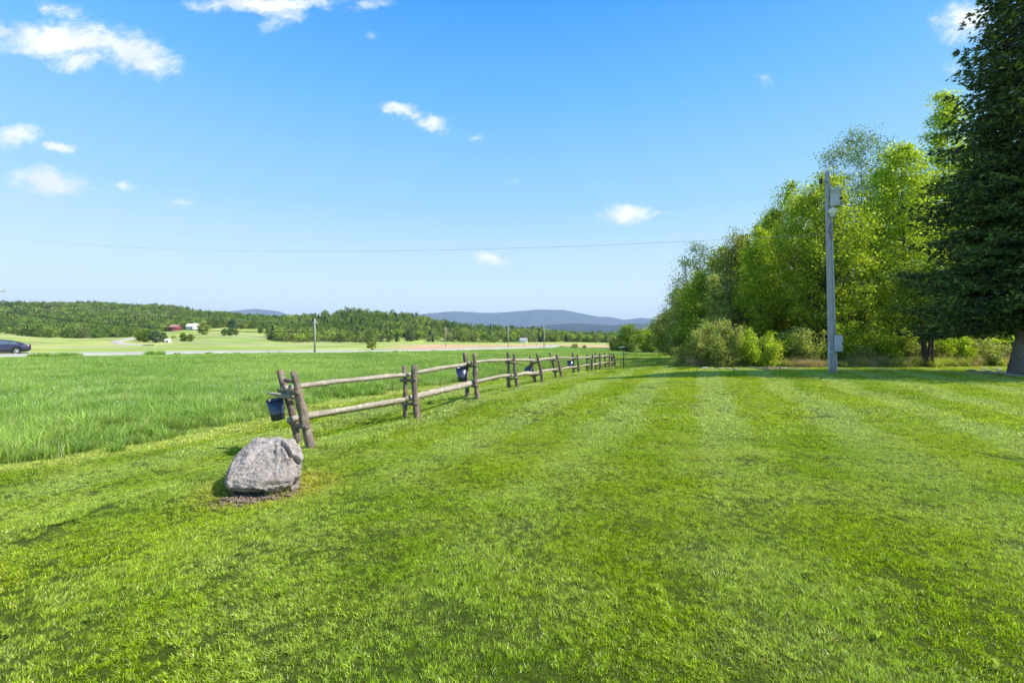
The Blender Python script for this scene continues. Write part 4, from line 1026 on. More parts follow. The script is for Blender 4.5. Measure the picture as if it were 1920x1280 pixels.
M['rail'] = wood_mat('weathered_rail', (0.50, 0.425, 0.335), (0.24, 0.19, 0.145), (0.58, 0.52, 0.41))
M['post'] = wood_mat('weathered_post', (0.29, 0.22, 0.165), (0.10, 0.075, 0.058), (0.40, 0.33, 0.255))
def log(mb, a, b, r0, r1, n=9, segs=14, wob=0.018, flat=1.0, twist=0.8, rough=0.05, belly=0.0):
    """rough split timber from a to b, 'rnd' carries coordinates along the grain"""
    a, b = np.array(a, float), np.array(b, float); L = np.linalg.norm(b - a)
    t = np.linspace(0, 1, segs); tan = (b - a) / L
    up = np.array([0, 0, 1.0]) if abs(tan[2]) < 0.8 else np.array([0, 1.0, 0])
    s = np.cross(tan, up); s /= np.linalg.norm(s); c = np.cross(s, tan)
    ph = rng.uniform(0, 6.28, 4)
    cen = a + (b - a) * t[:, None] + s * (wob * L ** 0.5 * np.sin(t * 5.5 + ph[0]))[:, None] + c * (wob * L ** 0.5 * (np.sin(t * 4.2 + ph[1]) * 0.8 + np.sin(t * 11 + ph[2]) * 0.25))[:, None]
    an = np.arange(n) * 2 * np.pi / n + rng.uniform(-0.15, 0.15, n)
    pr = 1 + rng.uniform(-0.30, 0.22, n)
    rad = (r0 + (r1 - r0) * t) * (1 - belly + belly * 1.25 * np.sin(np.pi * np.clip(t, 0.05, 0.95)) ** 0.7) * (1 + 0.10 * np.sin(t * 9 + ph[3]) + rng.normal(0, rough * 0.8, segs))
    tw = twist * t
    A = an[None, :] + tw[:, None]
    R_ = rad[:, None] * pr[None, :] * (1 + rng.normal(0, rough, (segs, n)))
    V = cen[:, None, :] + s * (np.cos(A) * R_)[:, :, None] + c * (np.sin(A) * R_ * flat)[:, :, None]
    off = rng.random() * 40
    at = np.stack([np.repeat((t * L)[:, None], n, 1) + off, np.cos(an)[None, :].repeat(segs, 0) * 0.08 + off, np.sin(an)[None, :].repeat(segs, 0) * 0.08], -1)
    i, j = np.meshgrid(np.arange(segs - 1), np.arange(n), indexing='ij')
    q = np.stack([i * n + j, i * n + (j + 1) % n, (i + 1) * n + (j + 1) % n, (i + 1) * n + j], -1).reshape(-1, 4)
    V = np.vstack([V.reshape(-1, 3), cen[0] - tan * 0.012, cen[-1] + tan * 0.012]); at = np.vstack([at.reshape(-1, 3), [[off, off, 0]], [[off + L, off, 0]]])
    tr = [(segs * n, (k + 1) % n, k) for k in range(n)] + [(segs * n + 1, (segs - 1) * n + k, (segs - 1) * n + (k + 1) % n) for k in range(n)]
    mb.add(V, q, tr, at)

# ---------------------------------------------------------------- the fence
FM = None
fence = empty('split_rail_fence', (-3.3, 7.9, gz(-3.3, 7.9)), 'weathered split rail fence of leaning post pairs running from the boulder into the distance', 'fence')
# pairs: (back post top u,v ; back post foot u,v ; front post top ; front post foot ; depth back, depth front)
pairs = [((527, 694), (566, 836), (549, 697), (589, 842), 8.30, 7.80),
         ((757, 685), (763, 786), (776, 684), (782, 788), 11.05, 10.75),
         ((871, 661), (880, 748), (888, 663), (896, 746), 13.75, 13.5),
         ((952, 660), (956, 730), (963, 663), (970, 728), 16.9, 16.8),
         ((994, 668), (1005, 719), (1007, 662), (1019, 718), 20.1, 20.0),
         ((1031, 661), (1044, 711), (1043, 664), (1056, 709), 23.3, 23.2),
         ((1073, 661), (1077, 703), (1083, 664), (1086, 702), 27.3, 27.2),
         ((1101, 663), (1101, 698), (1111, 664), (1109, 697), 31.1, 31.0),
         ((1116, 661), (1117, 694.5), (1125, 662), (1125, 693.5), 34.3, 34.2),
         ((1134, 661), (1135, 692), (1142, 661), (1143, 690.5), 37.4, 37.3),
         ((1146, 664), (1149, 689.5), (1150, 663), (1154, 688.5), 40.6, 40.5)]
def P3(uv, Y): return np.array([(uv[0] - 960) / F * Y, Y, CAMZ + (640 - uv[1]) / F * Y])
joints = []
for i, (bt, bf, ft, ff, Yb, Yf) in enumerate(pairs):
    B0, B1 = P3(bf, Yb), P3(bt, Yb); F0, F1 = P3(ff, Yf), P3(ft, Yf)
    for Q in (B0, F0): Q[2] = min(Q[2], gz(Q[0], Q[1])) - 0.12
    r = 0.062 if i != 0 else 0.066
    mb = MB(); log(mb, B0, B1, r * 1.1, r * 0.90, 7, 16, 0.014, rough=0.06); mb.build('post', M['post'], fence).location = -fence.location
    mb = MB(); log(mb, F0, F1, r * 1.15, r * 0.88, 7, 16, 0.014, rough=0.06); mb.build('post', M['post'], fence).location = -fence.location
    hB = np.linalg.norm(B1 - B0)
    def on(A0, A1, f): return A0 + (A1 - A0) * f
    # ties across the pair and the rail joints that rest on them
    lo, hi = 0.36, 0.75
    ties = []
    for f in (lo, hi):
        b, q = on(B0, B1, f), on(F0, F1, f)
        d = (q - b); d /= np.linalg.norm(d)
        ext = 0.30 if (i == 0 and f == hi) else 0.11
        sdir = np.array([0.93, -0.36, 0]); e0 = b - d * ext; e1 = q + d * 0.08
        sh = np.array([-0.0, -0.075, 0])
        mb = MB(); log(mb, e0 + sh, e1 + sh, 0.042, 0.038, 8, 6, 0.01); mb.build('tie', M['post'], fence).location = -fence.location
        ties.append((b + q) / 2 + np.array([0, 0, 0.085]))
    joints.append(ties)
for i in range(len(pairs) - 1):
    for k in (0, 1):
        a, b = joints[i][k].copy(), joints[i + 1][k].copy()
        d = (b - a) / np.linalg.norm(b - a)
        sgn = 1 if (i + k) % 2 else -1
        off = np.array([0.93, -0.36, 0]) * 0.03 * sgn
        r0 = ([0.055, 0.034] if i == 0 else [0.048, 0.040])[k] * rng.uniform(0.9, 1.1)
        mb = MB(); log(mb, a - d * 0.22 + off + (0, 0, 0.045 * (i % 2)), b + d * 0.20 + off + (0, 0, 0.045 * ((i + 1) % 2)), r0 * rng.uniform(0.8, 1.1), r0 * rng.uniform(0.9, 1.2), 7, 34, 0.011, 1.35, 0.25, rough=0.055, belly=0.35)
        mb.build('rail', M['rail'], fence).location = -fence.location
# pale weathered rail stub poking out at the near end, and a short cap block between the post tops
a = P3((502, 737), 8.05); b = P3((560, 745), 7.95)
mb = MB(); log(mb, a, b, 0.028, 0.055, 8, 10, 0.015, 0.6); mb.tube([a, (a + b) / 2 + np.array([0, 0, -0.01]), b], [0.012, 0.04, 0.045], 6); mb.build('rail', M['rail'], fence).location = -fence.location
a = P3((534, 713), 8.2); b = P3((556, 716), 7.85)
mb = MB(); log(mb, a, b, 0.032, 0.03, 8, 5, 0.0); mb.build('tie', M['post'], fence).location = -fence.location

# ---------------------------------------------------------------- sap buckets on the fence
def metal_mat(name, col, rough=0.38):
    m, t = new_mat(name)
    p = t.node('ShaderNodeTexCoord').outputs['Object']
    n = t.noise(p, 9.0, 5.0, 0.65)
    c = t.mix(t.smooth(n, 0.4, 0.7), col, tuple(x * 0.6 for x in col))
    c = t.mix(t.smooth(t.noise(p, 26.0, 4.0), 0.68, 0.74), c, (0.16, 0.09, 0.05))
    b = t.node('ShaderNodeBsdfPrincipled', ins={'Base Color': c, 'Metallic': 0.75, 'Roughness': t.math('MULTIPLY_ADD', n, 0.3, rough - 0.1), 'Specular IOR Level': 0.5})
    out(t, b.outputs[0]); return m
M['bucket'] = metal_mat('dull_galvanised', (0.13, 0.145, 0.18))
M['bucket_dark'] = metal_mat('dark_rim_metal', (0.06, 0.065, 0.08))
def bucket(lab, uv, Y, rt=0.135, rb=0.10, h=0.30, tilt=(0, 0.2, 0)):
    c = P3(uv, Y)
    root = empty('sap_bucket', c, lab, 'bucket', 'sap buckets hung on the fence')
    root.rotation_euler = tilt
    n = 28; an = np.arange(n) * 2 * np.pi / n
    prof = [(0.0, -h), (rb * 0.96, -h), (rb, -h + 0.006), (rb + (rt - rb) * 0.3, -h * 0.7), (rb + (rt - rb) * 0.32 + 0.003, -h * 0.68), (rb + (rt - rb) * 0.34, -h * 0.66), (rt, 0), (rt - 0.004, -0.002), (rb - 0.004, -h + 0.01), (0, -h + 0.01)]
    V = np.array([[r * math.cos(a), r * math.sin(a), z] for r, z in prof for a in an])
    k = len(prof); i, j = np.meshgrid(np.arange(k - 1), np.arange(n), indexing='ij')
    q = np.stack([i * n + j, i * n + (j + 1) % n, (i + 1) * n + (j + 1) % n, (i + 1) * n + j], -1).reshape(-1, 4)
    mb = MB(); mb.add(V, q); mb.build('pail', M['bucket'], root, smooth=True)
    mb = MB(); ring = np.stack([np.cos(np.r_[an, an[0]]) * rt, np.sin(np.r_[an, an[0]]) * rt, np.zeros(n + 1)], -1)
    mb.tube(ring, 0.006, 6, cap=False); mb.build('rim', M['bucket_dark'], root, smooth=True)
    mb = MB(); t = np.linspace(0, math.pi, 14)
    mb.tube(np.stack([np.cos(t) * rt, -0.03 * np.sin(t), np.sin(t) * 0.05 + 0.0], -1), 0.004, 5); mb.build('bail', M['bucket_dark'], root)
bucket('dark blue-grey pail hanging tilted at the near end of the fence above the boulder', (515, 749), 8.05, 0.135, 0.105, 0.345, (0.05, -0.16, 0.4))
bucket('dark pail hanging on the third post pair of the fence', (865, 689), 13.55, 0.165, 0.125, 0.39, (0.03, -0.10, 0.2))
bucket('tipped pail lying crooked on the fifth post pair with its pale inside showing', (990, 691), 20.0, 0.17, 0.13, 0.34, (0.35, -0.75, 0.3))
bucket('small dark pail hanging on the seventh post pair of the fence', (1069, 676), 27.2, 0.18, 0.15, 0.36, (0, -0.03, 0))

# ---------------------------------------------------------------- the boulder
def build_boulder():
    Yb = 5.62
    def Q(zx, zy, dy):   # zoomed photo pixel -> place
        u, v = 380 + zx / 4.3636, 680 + zy / 4.3636
        Y = Yb + dy; return Vector(((u - 960) / F * Y, Y, CAMZ + (640 - v) / F * Y))
    pts = [Q(205, 930, -0.26), Q(212, 1020, -0.32), Q(480, 1040, -0.38), Q(705, 985, -0.24), Q(800, 905, -0.12), Q(822, 800, 0.02), Q(795, 700, 0.16), Q(728, 622, 0.30), Q(600, 592, 0.38), Q(400, 622, 0.32), Q(306, 712, 0.16), Q(245, 800, -0.06),
           Q(225, 1075, 0.12), Q(470, 1060, 0.08), Q(640, 680, 0.10), Q(400, 740, 0.10), Q(600, 860, -0.16)]
    base = Vector((-2.9, Yb + 0.1, gz(-2.9, Yb)))
    zb = base.z
    back = [Vector((-3.50, 6.02, zb - 0.15)), Vector((-2.76, 6.12, zb - 0.1)), Vector((-2.62, 5.88, zb - 0.1)), Vector((-3.46, 6.2, zb + 0.3)), Vector((-2.86, 6.22, zb + 0.35)), Vector((-2.56, 5.62, zb - 0.1)), Vector((-3.26, 5.86, zb - 0.15)), Vector((-2.95, 5.80, zb - 0.15))]
    bm = bmesh.new()
    for p in pts + back: bm.verts.new(p - base)
    bmesh.ops.convex_hull(bm, input=bm.verts)
    for v in [v for v in bm.verts if not v.link_faces]: bm.verts.remove(v)
    me = bpy.data.meshes.new('hull'); bm.to_mesh(me); bm.free()
    tmp = bpy.data.objects.new('hull', me); COL.objects.link(tmp)
    rm = tmp.modifiers.new('r', 'REMESH'); rm.mode = 'VOXEL'; rm.voxel_size = 0.0085
    sm = tmp.modifiers.new('s', 'SMOOTH'); sm.factor = 0.5; sm.iterations = 2
    dg = bpy.context.evaluated_depsgraph_get(); dg.update()
    me2 = bpy.data.meshes.new_from_object(tmp.evaluated_get(dg))
    bpy.data.objects.remove(tmp)
    n = len(me2.vertices); co = np.zeros(n * 3, np.float32); me2.vertices.foreach_get('co', co); co = co.reshape(-1, 3).astype(float)
    no = np.zeros(n * 3, np.float32); me2.vertices.foreach_get('normal', no); no = no.reshape(-1, 3).astype(float)
    # cracks: lines in the face towards the lawn
    crack = [(590, 690), (640, 670), (665, 690), (700, 735), (715, 770), (760, 795), (805, 825)]
    crack2 = [(480, 1005), (520, 985), (600, 985), (690, 975)]
    W = co + np.array(base)
    zu = (W[:, 0] / W[:, 1] * F + 960 - 380) * 4.3636; zv = (640 - (W[:, 2] - CAMZ) / W[:, 1] * F - 680) * 4.3636
    def dist(line):
        d = np.full(n, 1e9)
        for (x0, y0), (x1, y1) in zip(line[:-1], line[1:]):
            L2 = (x1 - x0) ** 2 + (y1 - y0) ** 2; t = np.clip(((zu - x0) * (x1 - x0) + (zv - y0) * (y1 - y0)) / L2, 0, 1)
            d = np.minimum(d, np.hypot(zu - x0 - t * (x1 - x0), zv - y0 - t * (y1 - y0)))
        return d
    facing = (no[:, 1] < 0.15)
    d1 = dist(crack); d2 = dist(crack2)
    disp = np.zeros(n)
    for i in range(n):
        p = Vector(co[i])
        disp[i] = 0.020 * mnoise.fractal(p * 3.2, 0.9, 2.1, 4) + 0.022 * (mnoise.ridged_multi_fractal(p * 5.0 + Vector((3, 1, 7)), 0.9, 2.2, 5, 1.0, 2.0) - 1.1) + 0.009 * mnoise.fractal(p * 22, 0.8, 2.0, 3)
        # broken ledges
        s = p.dot(Vector((0.35, -0.3, 0.88))) + 0.05 * mnoise.noise(p * 4)
        disp[i] += 0.012 * (abs(((s * 6.5) % 1.0) - 0.5) * 4 - 1) * (0.5 + 0.5 * mnoise.noise(p * 3 + Vector((9, 9, 9))))
    disp -= facing * 0.11 * np.exp(-(d1 / 9.5) ** 2) + facing * 0.05 * np.exp(-(d2 / 14.0) ** 2)
    disp += facing * 0.030 * np.exp(-((d1 - 26) / 20.0) ** 2) * (zu > 600) * (zv < 800)
    co = co + no * disp[:, None]
    me2.vertices.foreach_set('co', co.astype(np.float32).ravel())
    m, t = new_mat('boulder_stone')
    p = t.node('ShaderNodeTexCoord').outputs['Object']
    a = t.noise(p, 3.0, 4.0, 0.6); b_ = t.noise(p, 14.0, 6.0, 0.7); c_ = t.noise(p, 60.0, 4.0, 0.7)
    c = t.mix(t.smooth(a, 0.35, 0.65), (0.42, 0.35, 0.30), (0.30, 0.25, 0.215))
    c = t.mix(t.smooth(b_, 0.52, 0.66), c, (0.50, 0.43, 0.375))
    c = t.mix(t.smooth(b_, 0.42, 0.34), c, (0.15, 0.13, 0.12))
    c = t.mix(t.math('MULTIPLY', t.smooth(c_, 0.54, 0.62), 0.75), c, (0.14, 0.13, 0.125))
    c = t.mix(t.math('MULTIPLY', t.smooth(t.noise(p, 2.2, 3.0), 0.56, 0.68), 0.5), c, (0.40, 0.31, 0.24))
    c = t.mix(t.math('MULTIPLY', t.smooth(t.noise(p, 7.0, 5.0), 0.62, 0.70), 0.6), c, (0.40, 0.42, 0.36))
    bs = t.node('ShaderNodeBsdfPrincipled', ins={'Base Color': c, 'Roughness': 0.9, 'Specular IOR Level': 0.2})
    hh = t.math('ADD', t.math('MULTIPLY', b_, 0.6), t.math('MULTIPLY', c_, 0.35))
    bn = t.node('ShaderNodeBump', ins={'Height': hh, 'Strength': 0.9, 'Distance': 0.025}); t.l.new(bn.outputs[0], bs.inputs['Normal'])
    out(t, bs.outputs[0])
    me2.materials.clear(); me2.materials.append(m)
    me2.polygons.foreach_set('use_smooth', np.ones(len(me2.polygons), bool))
    o = bpy.data.objects.new('boulder', me2); COL.objects.link(o); o.location = base
    tag(o, 'large pale grey cracked boulder on the grass at the near end of the fence', 'boulder')
build_boulder()
# soil and bark crumbs along the foot of the boulder
def crumbs():
    m = simple('soil_crumbs', (0.34, 0.24, 0.17), 0.95, var=0.2, scale=20, col2=(0.16, 0.11, 0.08))
    mb = MB()
    for k in range(480):
        t = random.random(); x = -3.12 + 0.62 * t + random.gauss(0, 0.05); y = 5.16 + 0.18 * (t * 2 - 0.8) ** 2 * 0.6 + abs(random.gauss(0, 0.13)) * random.choice((-1, 1)) + 0.05 + 0.12 * t
        z = gz(x, y); s = random.uniform(0.006, 0.022)
        mb.box((x, y, z + 0.012 + s * 0.3), (s * random.uniform(1, 2.4), s, s * 0.5), (random.gauss(0, .5), random.gauss(0, .5), random.uniform(0, 3)))
    tag(mb.build('soil_crumbs', m), 'bare brown soil and bark crumbs at the foot of the boulder', 'soil', kind='stuff')
    # fringe of longer yellow-green grass the mower missed
    T = [blades(0.22, 150, 0.085, 0.005, 0.0, 1.1, tuft=5, mat=M['lawn'], name='fringe_tuft', round_=True) for _ in range(3)]
    P = []
    for k in range(42):
        a = random.uniform(0, 6.28); x = -2.95 + 0.62 * math.cos(a); y = 5.85 + 0.5 * math.sin(a)
        if y < 5.65 and random.random() < 0.85: continue
        P.append((x, y, gz(x, y)))
    for (bt, bf, ft, ff, Yb, Yf) in pairs[:6]:
        for uv, Y in ((bf, Yb), (ff, Yf)):
            q = P3(uv, Y)
            for _ in range(7): x = q[0] + random.gauss(0, .09); y = q[1] + random.gauss(0, .09); P.append((x, y, gz(x, y)))
    P = np.array(P)
    scatter('grass_fringe', P, np.stack([0 * P[:, 0], 0 * P[:, 0], rng.uniform(0, 6, len(P))], -1), rng.uniform(0.55, 1.15, len(P)), rng.integers(0, 3, len(P)), coll_of('fringe', T), 'longer grass tufts missed by the mower round boulder and posts', 'grass')
crumbs()

# ---------------------------------------------------------------- utility pole with transformer
M['pole'] = bark('pole_wood', (0.50, 0.48, 0.48), (0.31, 0.295, 0.30), (9, 9, 0.7))
M['pvc'] = simple('grey_conduit', (0.50, 0.52, 0.54), 0.5, var=0.05)
M['steel'] = simple('painted_steel', (0.47, 0.50, 0.53), 0.4, var=0.08, spec=0.5)
M['ceramic'] = simple('porcelain', (0.62, 0.60, 0.56), 0.25, var=0.05)
M['lamp_head'] = simple('lamp_cream', (0.80, 0.74, 0.60), 0.4, var=0.04)
M['black'] = simple('black_fitting', (0.03, 0.03, 0.032), 0.5, var=0.1)
M['wire'] = simple('grey_cable', (0.42, 0.43, 0.45), 0.6, var=0.05)
YP = 21.4
foot = P3((1560, 700), YP); topp = P3((1550.5, 322), YP + 0.1)
foot[2] = gz(foot[0], foot[1])
up_ = empty('utility_pole', tuple(foot), 'leaning grey wooden utility pole with transformer can, on the lawn before the wood', 'utility pole')
def loc(mb, name, mat, parent=None, smooth=False, bevel=0.0):
    o = mb.build(name, mat, parent or up_, smooth, bevel=bevel); return o
L_ = topp - foot
def onp(f, dx=0, dy=0, dz=0): return L_ * f + np.array([dx, dy, dz])
def at_v(v): return (700 - v) / (700 - 322)
ts = np.linspace(0, 1, 16)
mb = MB(); mb.tube(np.array([onp(t) if t > 0 else onp(-0.02) for t in ts]), 0.140 - 0.045 * ts, 18, jitter=0.03); loc(mb, 'shaft', M['pole'], smooth=True)
def radius(f): return 0.140 - 0.045 * f
# conduit down the right-hand front of the pole, in two runs
mb = MB(); mb.tube([onp(f, radius(f) * 0.75 + 0.02, -radius(f) * 0.65 - 0.02) for f in np.linspace(at_v(628), at_v(402), 8)], 0.028, 10); mb.tube([onp(f, radius(f) * 0.75 + 0.02, -radius(f) * 0.65 - 0.02) for f in np.linspace(0, at_v(660), 4)], 0.034, 10)
loc(mb, 'conduit', M['pvc'], smooth=True)
mb = MB(); mb.tube([onp(f, -radius(f) * 0.6, -radius(f) * 0.75 - 0.012) for f in np.linspace(at_v(655), at_v(400), 8)], 0.014, 6)
loc(mb, 'ground_wire', M['wire'])
# meter box
c = onp(at_v(644), 0.16, -0.24)
mb = MB(); mb.box(c, (0.30, 0.16, 0.72)); bx = loc(mb, 'meter_box', M['steel'], bevel=0.015)
mb = MB(); mb.box(c + (0.0, -0.088, 0.0), (0.25, 0.012, 0.64)); loc(mb, 'door', M['steel'], bx, bevel=0.004)
mb = MB(); mb.box(c + (0.09, -0.102, 0.0), (0.025, 0.02, 0.07)); loc(mb, 'latch', M['black'], bx)
# bent riser at the left foot, with its clamp
mb = MB(); mb.tube([onp(at_v(655), -0.24, -0.20, 0.1), onp(at_v(660), -0.27, -0.20), onp(at_v(668), -0.27, -0.20), onp(at_v(690), -0.20, -0.16), onp(0, -0.17, -0.12, -0.05)], 0.026, 8); loc(mb, 'riser_pipe', M['pvc'], smooth=True)
mb = MB(); mb.box(onp(at_v(661), -0.13, -0.19), (0.22, 0.06, 0.06)); loc(mb, 'bracket', M['steel'], bevel=0.01)
# transformer can
ct = onp(at_v(374), 0.13, -0.34)
def lathe(mb, c, prof, n=24):
    an = np.arange(n) * 2 * np.pi / n; V = np.array([[r * math.cos(a), r * math.sin(a), z] for r, z in prof for a in an]) + np.array(c)
    k = len(prof); i, j = np.meshgrid(np.arange(k - 1), np.arange(n), indexing='ij')
    mb.add(V, np.stack([i * n + j, i * n + (j + 1) % n, (i + 1) * n + (j + 1) % n, (i + 1) * n + j], -1).reshape(-1, 4))
mb = MB(); lathe(mb, ct, [(0, -0.41), (0.19, -0.41), (0.20, -0.39), (0.205, -0.1), (0.205, 0.28), (0.22, 0.285), (0.22, 0.31), (0.19, 0.36), (0.08, 0.40), (0, 0.405)]); tf = loc(mb, 'transformer', M['steel'], smooth=True)
mb = MB(); lathe(mb, ct + (0.10, -0.06, 0), [(0, 0.34), (0.035, 0.34), (0.05, 0.38), (0.03, 0.40), (0.05, 0.43), (0.03, 0.45), (0.045, 0.48), (0.015, 0.54), (0, 0.55)], 12); loc(mb, 'bushing', M['ceramic'], tf, smooth=True)
mb = MB(); mb.box(ct + (-0.12, 0.20, 0.16), (0.08, 0.16, 0.09)); loc(mb, 'bracket', M['steel']); mb = MB(); mb.box(ct + (-0.12, 0.20, -0.22), (0.08, 0.16, 0.09)); loc(mb, 'bracket', M['steel'])
for q_, z_ in (((0.09, -0.215, -0.12), (0.09, 0.07, 0.10)), ((0.21, -0.05, -0.06), (0.06, 0.08, 0.08)), ((0.20, -0.06, -0.28), (0.06, 0.08, 0.08))):
    mb = MB(); mb.box(ct + q_, z_); loc(mb, 'terminal', M['black'], tf)
# yard lamp below the transformer
lamp = onp(at_v(399), 0.02, -0.30)
mb = MB(); lathe(mb, lamp, [(0, 0.17), (0.05, 0.17), (0.07, 0.12), (0.165, 0.06), (0.17, -0.02), (0.135, -0.12), (0.12, -0.15), (0, -0.16)]); ll = loc(mb, 'yard_lamp', M['lamp_head'], smooth=True)
mb = MB(); mb.tube([lamp + (0, 0, 0.16), lamp + (0.02, 0.02, 0.30)], 0.035, 8); mb.tube([lamp + (0, 0.05, 0.12), lamp + (0, 0.26, 0.05)], 0.025, 8); loc(mb, 'lamp_arm', M['ceramic'], smooth=True)
mb = MB(); lathe(mb, lamp, [(0, -0.161), (0.1, -0.162), (0.115, -0.2), (0.08, -0.27), (0, -0.28)]); loc(mb, 'lens', M['ceramic'], ll, smooth=True)
# cut-out with its arm on the left, insulators
a = onp(at_v(343), -0.06, -0.08); b = a + np.array([-0.30, -0.06, 0.04])
mb = MB(); mb.tube([a, b], 0.018, 6); loc(mb, 'cutout_arm', M['steel'])
mb = MB(); lathe(mb, b, [(0, -0.16), (0.03, -0.16), (0.03, -0.1), (0.06, -0.09), (0.03, -0.05), (0.06, -0.03), (0.03, 0.01), (0.06, 0.03), (0.03, 0.07), (0.03, 0.12), (0, 0.12)], 12); mb.tube([b + (-0.08, -0.02, 0.12), b + (-0.10, -0.02, 0), b + (-0.07, -0.02, -0.14)], 0.02, 6); loc(mb, 'fused_cutout', M['black'], smooth=True)
mb = MB(); lathe(mb, onp(at_v(352), 0.05, -0.17), [(0, -0.08), (0.04, -0.08), (0.06, -0.02), (0.04, 0.02), (0.05, 0.05), (0, 0.08)], 12); lathe(mb, onp(at_v(408), 0.17, -0.12), [(0, -0.05), (0.05, -0.05), (0.05, 0.05), (0, 0.05)], 10); loc(mb, 'insulator', M['ceramic'], smooth=True)
mb = MB(); mb.tube([onp(at_v(352), 0.05, -0.2), ct + (0.1, -0.06, 0.54)], 0.012, 5); mb.tube([b + (0, 0, 0.12), onp(at_v(345), -0.12, -0.15, 0.05), onp(at_v(352), 0.05, -0.24)], 0.010, 5)
mb.tube([onp(at_v(430), 0.04, -0.17), onp(at_v(440), 0.10, -0.20), onp(at_v(452), 0.02, -0.19), onp(at_v(436), -0.1, -0.17), onp(at_v(420), 0.02, -0.17)], 0.014, 5); loc(mb, 'jumper', M['black'])
mb = MB()
for f in (at_v(437), at_v(455), at_v(500), at_v(560), at_v(610)):
    ring = [onp(f, (radius(f) + 0.012) * math.cos(a), (radius(f) + 0.012) * math.sin(a)) for a in np.linspace(0, 2 * math.pi, 17)]
    mb.tube(ring, 0.012, 4, cap=False)
loc(mb, 'band', M['steel'])

# ---------------------------------------------------------------- road-side poles and wires
def cable(lab, a, b, sag, r=0.011, mat='wire', cat='power line', name='power_line', group='overhead wires'):
    a, b = np.array(a), np.array(b); t = np.linspace(0, 1, 50)[:, None]
    p = a + (b - a) * t; p[:, 2] -= (4 * sag * t * (1 - t))[:, 0]
    mb = MB(); mb.tube(p, r, 5); return tag(mb.build(name, M[mat]), lab, cat, group)
M['pole_far'] = bark('weathered_pole', (0.50, 0.46, 0.42), (0.33, 0.30, 0.27), (6, 6, 0.7))
# pole just outside the left border, its crossarm tip in view
YL = 62.0
pl = np.array([(-14 - 960) / F * YL, YL, 0]); pl[2] = gz(pl[0], pl[1])
tl = CAMZ + (640 - 540) / F * YL - pl[2]
rp = empty('roadside_pole', tuple(pl), 'wooden pole at the left border with one crossarm tip in view above the hill', 'utility pole', 'roadside poles')
mb = MB(); mb.tube([(0, 0, -0.3), (0, 0, tl / 2), (0, 0, tl + 0.4)], [0.15, 0.13, 0.10], 10); mb.build('shaft', M['pole_far'], rp, smooth=True)
mb = MB(); mb.box((0.4, 0, tl - 0.42), (2.5, 0.11, 0.13)); mb.build('crossarm', M['pole_far'], rp)
for x in (-0.75, 0.35, 1.5):
    mb = MB(); lathe(mb, (x, 0, tl - 0.28), [(0, -0.08), (0.03, -0.08), (0.04, 0), (0.07, 0.03), (0.05, 0.12), (0, 0.18)], 8); mb.build('insulator', M['wire'], rp, smooth=True)
def pole(u, v, tv, lab, r=0.14, arm=True, kind='roadside_pole', ymin=50):
    p = pix(u, v, ymin, 400); h = (v - tv) * p.y / F
    rt = empty(kind, p, lab, 'utility pole' if arm else 'post', 'roadside poles' if arm else 'thin posts in the tawny field')
    mb = MB(); mb.tube([(0, 0, -0.3), (0.02, 0, h / 2), (0, 0, h)], [r, r * 0.9, r * 0.75], 8); mb.build('shaft', M['pole_far'], rt, smooth=True)
    if arm:
        mb = MB(); mb.box((0, 0, h * 0.86), (0.14 * h, 0.1, 0.12)); mb.build('crossarm', M['pole_far'], rt)
        for x in (-0.06, 0.06): mb = MB(); lathe(mb, (x * h, 0, h * 0.86 + 0.12), [(0, -0.06), (0.06, -0.06), (0.09, 0.05), (0, 0.18)], 8); mb.build('insulator', M['ceramic'], rt)
    return p, h
p1, h1 = pole(590, 662, 597, 'pale wooden roadside pole standing before the wooded ridge')
p2, h2 = pole(953, 650, 611, 'thin pale pole left of the white distant house', 0.13)
p3, h3 = pole(1020, 652, 612, 'pale pole right of the white distant house', 0.13)
p4, h4 = pole(836, 650, 613, 'faint pole before the ridge above the third post pair', 0.11)
pole(983, 651, 632, 'short thin post in front of the white distant house', 0.07, False, 'field_post')
pole(1006, 651, 636, 'short thin post between the house and the pale pole right of it', 0.06, False, 'field_post')
ins = np.array(foot) + onp(at_v(441), -0.2, -0.1)
fl = np.array([(-70 - 960) / F * 55, 55, CAMZ + (640 - 433) / F * 55])
mid_sag = 1.35
cable('long thin wire from the utility pole right across the sky to the left border', ins, fl, 1.45, 0.0075)
cable('low dark wire sloping across the left wooded hill', (pl[0] + 0.2, pl[1], CAMZ + (640 - 581.5) / F * YL), (p1.x, p1.y, p1.z + h1 * 0.62), 0.9, 0.045, 'black')
cable('wire joining the left border pole and the roadside pole at the ridge', (pl[0] + 1.5, pl[1], CAMZ + (640 - 557) / F * YL), (p1.x, p1.y, p1.z + h1 * 0.9), 0.7, 0.008)

# ---------------------------------------------------------------- thin metal post past the fence end
p = pix(1169.5, 690); k = p.y / F
mp = empty('metal_post', p, 'thin dark green metal post with a small bar on top past the fence end', 'post')
mb = MB(); mb.box((0, 0, 38 * k / 2 - 0.1), (0.055, 0.05, 38 * k + 0.2)); mb.build('shaft', M['black'], mp)
mb = MB(); mb.box((-0.22, 0, 39 * k), (0.55, 0.06, 0.06)); mb.build('bar', M['steel'], mp)
mb = MB(); mb.box((0, -0.02, 37.5 * k), (0.14, 0.10, 0.16)); mb.build('box', M['black'], mp)

